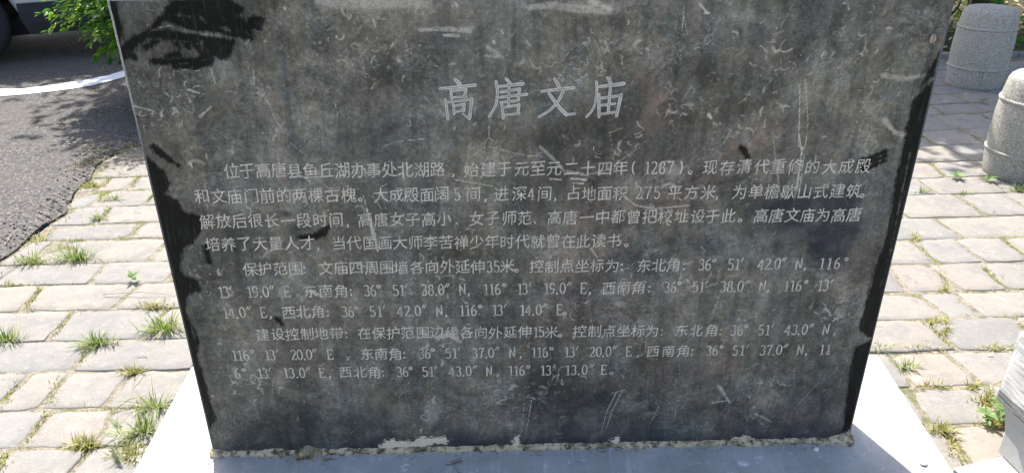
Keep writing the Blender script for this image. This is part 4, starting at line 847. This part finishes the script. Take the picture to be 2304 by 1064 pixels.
# feathery seed head lower left
a = P(275, 1050); mb = MB(); mb.tube([a, a+np.array([-.02, .03, .01]), a+np.array([-.045, .05, .012])], [.001, .0012, .0006], 4)
for q in range(90):
    t = r.random(); b = a+np.array([-.045*t, .05*t, .01]); mb.tube([b, b+np.array([-.008+r.gauss(0, .004), .010+r.gauss(0, .004), r.gauss(.002, .003)])], .0007, 3, False)
tag(mb.build('seed_head', M['grass']), 'green feathery seed head beside the lower left of the plinth', 'seed head')

# --- snail shell stuck to the stele
u, v = UV(2096, 87); sn = empty('snail', (u, -.004, v)); tag(sn, 'small beige snail shell stuck to the upper right of the stele', 'snail')
bm = bmesh.new(); bmesh.ops.create_uvsphere(bm, u_segments=20, v_segments=12, radius=.0068)
for q in bm.verts:
    q.co.x *= .78; q.co.z *= 1.25; q.co.y *= .8
    if abs(q.co.x+.0008) < .0009 and q.co.y < 0: q.co.y *= .72
me = bpy.data.meshes.new('shell'); bm.to_mesh(me); bm.free(); link('shell', me, flat('snail_shell', (.50, .40, .32), .4, var=.3, scale=200), sn, True)
mb = MB(); mb.tube([(-.0006, -.0040, -.0075), (-.0012, -.0062, 0), (-.0004, -.0040, .0075)], .0007, 5); mb.build('shell_lip', flat('shell_lip', (.20, .15, .12), .5), sn)

# ------------------------------------------------------------------ bollards
def bollard(x, y, label, mat, rz=0):
    b = empty('stone_bollard', (x, y, GZ), rz); tag(b, label, 'bollard', 'barrel shaped granite bollards')
    prof = [(.158, -.01), (.168, .0), (.173, .02), (.180, .10), (.184, .20), (.184, .30), (.179, .39), (.170, .465), (.165, .495), (.157, .514), (.143, .526), (.125, .531), (.09, .533), (.02, .534)]
    mb = MB(); mb.lathe(prof, 72); mb.build('body', mat, b, True)
    for z, rr in ((.135, .1815), (.398, .1780)):
        mb = MB(); mb.lathe([(rr-.004, z-.010), (rr+.003, z-.008), (rr+.0065, z-.003), (rr+.0065, z+.003), (rr+.003, z+.008), (rr-.004, z+.010)], 72, cap=False); mb.build('raised_band', mat, b, True)
    return b
bollard(3.27, 3.72, 'grey granite barrel bollard standing in tree shade, the farther one', M['gran'])
bollard(2.50, 2.00, 'granite barrel bollard with sunlit top cut by the right picture edge', M['gran2'], .7).scale = (1, 1, .93)

# ------------------------------------------------------------------ octagonal stone block, lower right
oc = empty('octagonal_stone_base', (0, 0, 0)); tag(oc, 'pale chiselled octagonal stone base cut off at the lower right', 'stone base')
A = np.array([1.12, .062]); Bp = np.array([1.33, .307]); side = float(np.linalg.norm(Bp-A)); h0 = math.atan2(Bp[1]-A[1], Bp[0]-A[0])
pts = [A]; 
for q in range(7): pts.append(pts[-1]+side*np.array([math.cos(h0-q*PI/4), math.sin(h0-q*PI/4)]))
cen_ = sum(pts)/8; pts = pts[::-1]
def ring(f, z): return [(cen_[0]+(p[0]-cen_[0])*f, cen_[1]+(p[1]-cen_[1])*f, z) for p in pts]
def rings(seq):
    vs = []; fs = []
    for f_, z in seq: vs += ring(f_, z)
    for i in range(len(seq)-1):
        for k_ in range(8): fs.append((i*8+k_, i*8+(k_+1) % 8, (i+1)*8+(k_+1) % 8, (i+1)*8+k_))
    fs.append(tuple(reversed(range(8)))); fs.append(tuple((len(seq)-1)*8+q for q in range(8))); return vs, fs
k = NT('chiselled_grey_stone'); wv = k.noise(k.mp(k.obj, (1, .10, 1), rot=(0, 0, -.25)), 130, 3, .6); n3 = k.noise(k.obj, 180, 3, .8); n1 = k.noise(k.obj, 6, 4)
c = k.mix(k.ramp(wv, [(.38, 0), (.6, 1)]), (.13, .132, .128), (.26, .262, .25)); c = k.mix(k.ramp(n3, [(.35, .5), (.5, 0)]), c, (.18, .18, .18)); c = k.mix(k.ramp(n1, [(.45, 0), (.65, .4)]), c, (.50, .50, .49)); k.bump(k.math('ADD', wv, k.math('MULTIPLY', n3, .4)), 1.0, .005); M['chis'] = k.fin(c, .8, .25)
M['smo'] = flat('smooth_grey_stone', (.42, .42, .405), .75, var=.15, scale=70)
v_, f_ = rings([(1.0, .066), (1.0, .092), (.985, .100)]); o = link('top_slab', mesh('top_slab', v_, f_), M['chis'], oc)
v_, f_ = rings([(.90, -.088), (.90, -.03), (.935, .03), (.975, .064)]); o = link('body', mesh('body', v_, f_), M['smo'], oc)
q0 = P(2145, 1051, -.092); q1 = P(2264, 1022, -.092); d = (q1-q0)[:2]; d /= np.linalg.norm(d); nrm = np.array([d[1], -d[0]])
c0 = q0[:2]-d*.0; sq = [c0, c0+nrm*1.0, c0+nrm*1.0+d*1.15, c0+d*1.15]
mb = MB(); mb.add([(p[0], p[1], z) for z in (GZ-.03, -.092) for p in sq], [(3, 2, 1, 0), (4, 5, 6, 7), (0, 1, 5, 4), (1, 2, 6, 5), (2, 3, 7, 6), (3, 0, 4, 7)])
o = mb.build('base_slab', M['plinth'], oc)
bm = bmesh.new(); bm.from_mesh(o.data); bmesh.ops.recalc_face_normals(bm, faces=bm.faces); bm.to_mesh(o.data); bm.free(); bevel(o, .003, 1)

# ------------------------------------------------------------------ parked car, upper left
WB = np.array([-4.22, 4.62]); HD = math.radians(27)
car = empty('parked_car', (WB[0]+2.65*math.cos(HD), WB[1]+2.65*math.sin(HD), GZ), HD); tag(car, 'silver car with grey lower cladding parked on the shaded road', 'car')
silver = flat('silver_paint', (.48, .50, .49), .28, .35, .03); clad = flat('grey_cladding', (.020, .022, .023), .7, 0, .1); rub = flat('tyre_rubber', (.018, .018, .020), .8); gls = flat('dark_window_glass', (.02, .025, .03), .08, 0, .02)
rimm = flat('wheel_rim', (.10, .11, .125), .4, .5, .05); red = flat('lamp_red', (.35, .02, .02), .2); clr = flat('lamp_clear', (.6, .6, .6), .15); blk = flat('black_underbody', (.012, .012, .012), .9)
RW, W2, WBS = .33, .88, 2.65          # the visible wheel's outer face is at local y=0; the car lies at y>0, nose at -x
def ztop(x):                          # x: from tail (+.82) to nose (-3.55)
    pr = [(.85, .62), (.80, .98), (.72, 1.05), (.2, 1.42), (-.6, 1.50), (-1.3, 1.46), (-2.15, 1.02), (-3.1, .88), (-3.45, .72), (-3.55, .50)]
    for (a_, za), (b_, zb) in zip(pr[:-1], pr[1:]):
        if b_ <= x <= a_: t = (x-a_)/(b_-a_); return za+(zb-za)*t
    return .5
def zbot(x):
    z = .25 if x < .42 else .25+(x-.42)*.45
    for c_ in (0, -WBS):
        if abs(x-c_) < .41: z = max(z, math.sqrt(.41**2-(x-c_)**2)*.98+.30)
    return z
xs_ = sorted(set([.85, -3.55]+[round(-3.55+i*.05, 3) for i in range(89)]+[.405, -.405, -WBS+.405, -WBS-.405])); sec = []
yc = W2
for x in xs_:
    zb, zt_ = zbot(x), ztop(x); e = 1-.10*max(0, (x-.5)/.35)**2-.12*max(0, (-3.0-x)/.55)**2; belt = min(.96, zt_-.02)
    s = [(0.0, zb), (.80*e, zb), (.865*e, zb+.02), (.875*e, max(zb+.03, .45)), (.885*e, max(zb+.04, .72)), (.86*e, max(zb+.05, belt))]
    s += [((.66 if zt_ > 1.1 else .80)*e, max(zb+.06, zt_-.03)), (0.0, max(zb+.07, zt_))]; sec.append([(x, yc-y, z) for y, z in s]+[(x, yc+y, z) for y, z in reversed(s[1:-1])])
def loft(sec, name, mat, parent, smooth=True):
    mb = MB(); n = len(sec[0])
    for s in sec: mb.v += s
    for i in range(len(sec)-1):
        for k_ in range(n): mb.f.append((i*n+k_, (i+1)*n+k_, (i+1)*n+(k_+1) % n, i*n+(k_+1) % n))
    mb.f.append(tuple(range(n))); mb.f.append(tuple((len(sec)-1)*n+q for q in reversed(range(n)))); return mb.build(name, mat, parent, smooth)
body = loft(sec, 'body', silver, car)
for side_y, sg in ((yc-.883, -1), (yc+.883, 1)):           # cladding, sills and bumper corners
    seg = [x for x in xs_ if x > .40], [x for x in xs_ if -WBS+.40 < x < -.40], [x for x in xs_ if x < -WBS-.40]
    for sg_ in seg:
        mb = MB()
        for a_, b_ in zip(sg_[:-1], sg_[1:]):
            def pt(x, f_):
                e = 1-.10*max(0, (x-.5)/.35)**2-.12*max(0, (-3.0-x)/.55)**2; z = zbot(x)-.02+(.47-zbot(x)+.02)*f_ if zbot(x) < .45 else zbot(x)+.01*f_
                return (x, yc+sg*(.888+.012*math.sin(PI*f_))*e, z)
            for f0 in (0, .34, .67): mb.poly([pt(a_, f0), pt(b_, f0), pt(b_, f0+.33), pt(a_, f0+.33)])
        mb.build('lower_cladding', clad, car)
    for nm, quad in (('rear_window', [(.05, .98), (-.50, .98), (-.50, 1.38), (-.02, 1.34)]), ('front_window', [(-.56, .98), (-1.72, .98), (-1.32, 1.37), (-.56, 1.40)])):
        mb = MB(); mb.poly([(x, yc+sg*(.872-(z-.96)*.40), z) for x, z in quad]); mb.build('side_window', gls, car)
    mb = MB(); mb.tube([(-.62, yc+sg*.895, .86), (-.72, yc+sg*.915, .87), (-.84, yc+sg*.895, .86)], .013, 6); mb.build('door_handle', silver, car)
    mb = MB(); mb.box(.62, .80, yc+sg*.74-.04, yc+sg*.74+.04, .74, .94); mb.build('tail_light', red, car)
    mb = MB(); mb.box(-3.46, -3.2, yc+sg*.62-.12, yc+sg*.62+.12, .66, .76); mb.build('headlight', clr, car)
mb = MB(); mb.poly([(.70, yc-.62, 1.07), (.70, yc+.62, 1.07), (.24, yc+.55, 1.40), (.24, yc-.55, 1.40)]); mb.build('rear_windscreen', gls, car)
mb = MB(); mb.poly([(-1.40, yc-.58, 1.425), (-1.40, yc+.58, 1.425), (-2.12, yc+.70, 1.06), (-2.12, yc-.70, 1.06)]); mb.build('windscreen', gls, car)
mb = MB(); mb.box(-3.3, .6, yc-.70, yc+.70, .20, .33); mb.build('underbody', blk, car)
for x in (0, -WBS):
    for yy, sg in ((.0, 1), (2*yc, -1)):
        mb = MB(); b0 = .02
        prof = [(.20, .012), (.235, .0), (.29, .004), (.315, .018), (.328, .045), (.33, .10), (.328, .16), (.315, .19), (.22, .20)]
        n_ = 60; base = len(mb.v)
        for r_, d_ in prof:
            for k_ in range(n_):
                rr = r_*(1 if r_ < .32 or k_ % 3 else .985); mb.v.append((x+rr*math.cos(2*PI*k_/n_), yy+sg*(d_+.02), .33+rr*math.sin(2*PI*k_/n_)))
        for i in range(len(prof)-1):
            for k_ in range(n_): mb.f.append((i*n_+k_, i*n_+(k_+1) % n_, (i+1)*n_+(k_+1) % n_, (i+1)*n_+k_))
        wh = mb.build('wheel', rub, car)
        mb = MB(); mb.v = []
        for i, (r_, d_) in enumerate([(.03, .03), (.06, .032), (.18, .055), (.20, .035), (.205, .03)]):
            for k_ in range(30): mb.v.append((x+r_*math.cos(2*PI*k_/30), yy+sg*(d_+(.025 if (k_ % 6 < 2 and 0 < i < 3) else 0)), .33+r_*math.sin(2*PI*k_/30)))
        for i in range(4):
            for k_ in range(30): mb.f.append((i*30+k_, i*30+(k_+1) % 30, (i+1)*30+(k_+1) % 30, (i+1)*30+k_))
        mb.f.append(tuple(range(30))); mb.build('rim', rimm, wh)

# ------------------------------------------------------------------ shrub beside the stele
def shrub(name, c, rad, n_spr, leafL, mat, label, cat, seed, spl=(.16, .34), group=None, stemn=6):
    r = random.Random(seed); root = empty(name, (c[0], c[1], GZ)); tag(root, label, cat, group); st_ = MB(); lf = MB(); geo = leafpoly(1, .48, .12, 3)
    cz = c[2]-GZ
    for _ in range(stemn):
        a = r.uniform(0, 2*PI); p = Vector((0, 0, -.03)); q = Vector((rad[0]*.55*math.cos(a), rad[1]*.55*math.sin(a), cz+rad[2]*r.uniform(-.1, .5))); mid = p.lerp(q, .5)+Vector((r.gauss(0, .05), r.gauss(0, .05), .05)); st_.tube([p, mid, q], [.014, .010, .005], 5)
    for _ in range(n_spr):
        while True:
            d = Vector((r.gauss(0, 1), r.gauss(0, 1), r.gauss(0, 1))).normalized()
            if d.z > -.75: break
        bumpy = 1+.28*mnoise.noise(d*2.3+Vector((seed, 0, 0))); rr = r.uniform(.45, 1)**.6*bumpy
        b = Vector((d.x*rad[0]*rr, d.y*rad[1]*rr, cz+d.z*rad[2]*rr)); out = Vector((d.x, d.y, d.z*.4+r.uniform(-.25, .3))).normalized()
        L = r.uniform(*spl); pts = []; p = b-out*L*.5
        for i in range(6): pts.append(p.copy()); p += out*L/5; out = (out+Vector((r.gauss(0, .06), r.gauss(0, .06), -.07+r.gauss(0, .05)))).normalized()
        if pts[-1].z < .04: continue
        st_.tube(pts, [.0025]*5+[.001], 3, False)
        m_ = max(5, int(L/(leafL*.42)))
        for k_ in range(m_):
            t = k_/(m_-1)*4.999; i = int(t); q = pts[i].lerp(pts[i+1], t-i); tg = (pts[i+1]-pts[i]).normalized(); sdv = tg.cross(Vector((0, 0, 1))).normalized()*(1 if k_ % 2 else -1)
            dr = (tg*.75+sdv*.8+Vector((0, 0, r.uniform(-.3, .35)))).normalized(); rot = dr.to_track_quat('X', 'Z').to_matrix().to_4x4() @ Matrix.Rotation(r.gauss(0, .45), 4, 'X') @ Matrix.Scale(leafL*r.uniform(.65, 1.15), 4)
            place(lf, geo, q, rot)
        dr = (pts[-1]-pts[-2]).normalized(); place(lf, geo, pts[-1], dr.to_track_quat('X', 'Z').to_matrix().to_4x4() @ Matrix.Scale(leafL*.9, 4))
    st_.build('stems', M['bark'], root); lf.build('foliage', M[mat], root); return root
shrub('green_shrub', (-2.14, 3.62, .56), (.60, .55, .46), 640, .056, 'leafy', 'bright green small leaved shrub behind the left edge of the stele', 'shrub', 3)
# dim hedge beyond the car and behind the stele
for i, (x, y) in enumerate(((-2.2, 7.4), (-.9, 7.0), (.4, 6.8))):
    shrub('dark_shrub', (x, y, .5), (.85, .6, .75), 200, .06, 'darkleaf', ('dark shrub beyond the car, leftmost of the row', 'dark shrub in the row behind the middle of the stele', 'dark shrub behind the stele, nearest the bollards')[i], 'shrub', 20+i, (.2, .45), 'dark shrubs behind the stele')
# planting bed at the right
bed = sheet('planting_bed', [(1.7, 4.62), (14, 4.62), (14, 16), (1.7, 16)], GZ-.03, M['soil']); tag(bed, kind='structure')
mb = MB(); 
x = 1.62
while x < 7: mb_ = MB(); mb_.box(x+.004, x+.50, 4.56, 4.64, GZ-.03, GZ+.035); o = mb_.build('kerb_stone', M['paver'], bed); bevel(o, .006, 1); x += .505
lab = ['low leafy plant at the right picture edge behind the far bollard', 'leafy plant growing left of the far bollard by the stele edge', 'low plant in the bed beyond the far bollard', 'spreading plant deeper in the shaded bed', 'plant at the outer right of the bed', 'sparse plant between the two tree trunks']
for i, (x, y, s) in enumerate(((4.15, 4.98, .26), (2.95, 5.2, .30), (3.6, 5.6, .30), (4.3, 6.0, .4), (5.0, 5.3, .3), (3.4, 6.6, .4))):
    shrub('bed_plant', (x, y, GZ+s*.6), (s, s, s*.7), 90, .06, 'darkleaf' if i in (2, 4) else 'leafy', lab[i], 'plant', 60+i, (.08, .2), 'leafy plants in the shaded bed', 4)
# fallen leaves in the bed (nobody could count them)
mb = MB(); r = random.Random(31); geo = leafpoly(1, .5, .2, 3)
for _ in range(1500):
    x, y = r.uniform(1.8, 8), r.uniform(4.75, 9.5); place(mb, geo, (x, y, GZ-.02+r.uniform(0, .03)), E3(r.gauss(0, .5), r.gauss(0, .4), r.uniform(0, 2*PI)) @ Matrix.Scale(r.uniform(.04, .09), 4))
o = mb.build('leaf_litter', M['straw']); tag(o, 'dry fallen leaves covering the soil of the shaded bed', 'fallen leaves', kind='stuff')
a = P(2290, 122); mb = MB()
for q in range(3): place(mb, leafpoly(.10, .06, .5, 4), (a[0]+.03*q, a[1], GZ+.02), E3(r.uniform(-.6, .6), -.5, PI*.8+q*.9))
tag(mb.build('dry_leaf', M['straw']), 'curled brown leaf lying behind the far bollard', 'leaf')
# trees over the bed
def tree(x, y, H, rt_, crown_c, crown_r, nl, label, seed, lean=(0, 0)):
    r = random.Random(seed); root = empty('shade_tree', (x, y, GZ)); tag(root, label, 'tree', 'trees over the shaded bed')
    tr = MB(); pts = [Vector((lean[0]*t+.05*mnoise.noise(Vector((t*3, seed, 0))), lean[1]*t, H*t-.05)) for t in np.linspace(0, 1, 9)]; tr.tube(pts, [rt_*(1.25-.9*t) for t in np.linspace(0, 1, 9)], 10)
    cl = []
    for i in range(14):
        d = Vector((r.gauss(0, 1), r.gauss(0, 1), r.gauss(0, .6))).normalized(); e = Vector((crown_c[0]+d.x*crown_r[0]*.75, crown_c[1]+d.y*crown_r[1]*.75, crown_c[2]+d.z*crown_r[2]*.7)); b = pts[r.randrange(4, 9)]
        tr.tube([b, b.lerp(e, .5)+Vector((0, 0, .12)), e], [rt_*.35, rt_*.2, rt_*.07], 5); cl.append(e)
    tr.build('trunk', M['bark'], root); lf = MB(); geo = leafpoly(1, .5, .15, 2)
    for _ in range(nl):
        e = cl[r.randrange(len(cl))]; s = .38; p = e+Vector((r.gauss(0, s), r.gauss(0, s), r.gauss(0, s*.6)))
        place(lf, geo, p, E3(r.gauss(0, .6), r.gauss(0.2, .5), r.uniform(0, 2*PI)) @ Matrix.Scale(r.uniform(.10, .18), 4))
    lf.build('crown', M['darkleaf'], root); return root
tree(3.55, 6.35, 3.2, .085, (-1.1, -.3, 3.1), (1.6, 1.2, .7), 9500, 'slim dark tree trunk directly behind the far bollard', 5, (-.3, .1))
tree(4.75, 6.05, 3.4, .13, (-.9, .0, 3.2), (1.6, 1.3, .8), 9500, 'thicker dark tree trunk right of the slim one', 6, (-.2, .1))
tree(6.6, 6.6, 3.6, .12, (-.6, .0, 3.5), (1.6, 1.4, .8), 6000, 'dark tree at the outer right end of the bed', 7)
tree(2.6, 8.3, 3.6, .10, (.0, .0, 3.6), (1.3, 1.2, .8), 3000, 'dark tree farther back, hidden behind the stele top', 8)
tree(-3.6, 9.8, 4.4, .16, (-.9, -2.4, 4.0), (2.4, 1.5, .8), 15000, 'dark tree beyond the car at the upper left, shading the road', 9, (-.3, -.9))  # crown spread and thickened to block sky above the road
tree(-6.6, 9.2, 4.2, .15, (-.2, -2.0, 3.8), (2.2, 1.6, .8), 12000, 'dark tree left of the car, added out of view to block sky light', 10, (-.1, -.8))  # added unseen tree; its crown darkens the road by the car
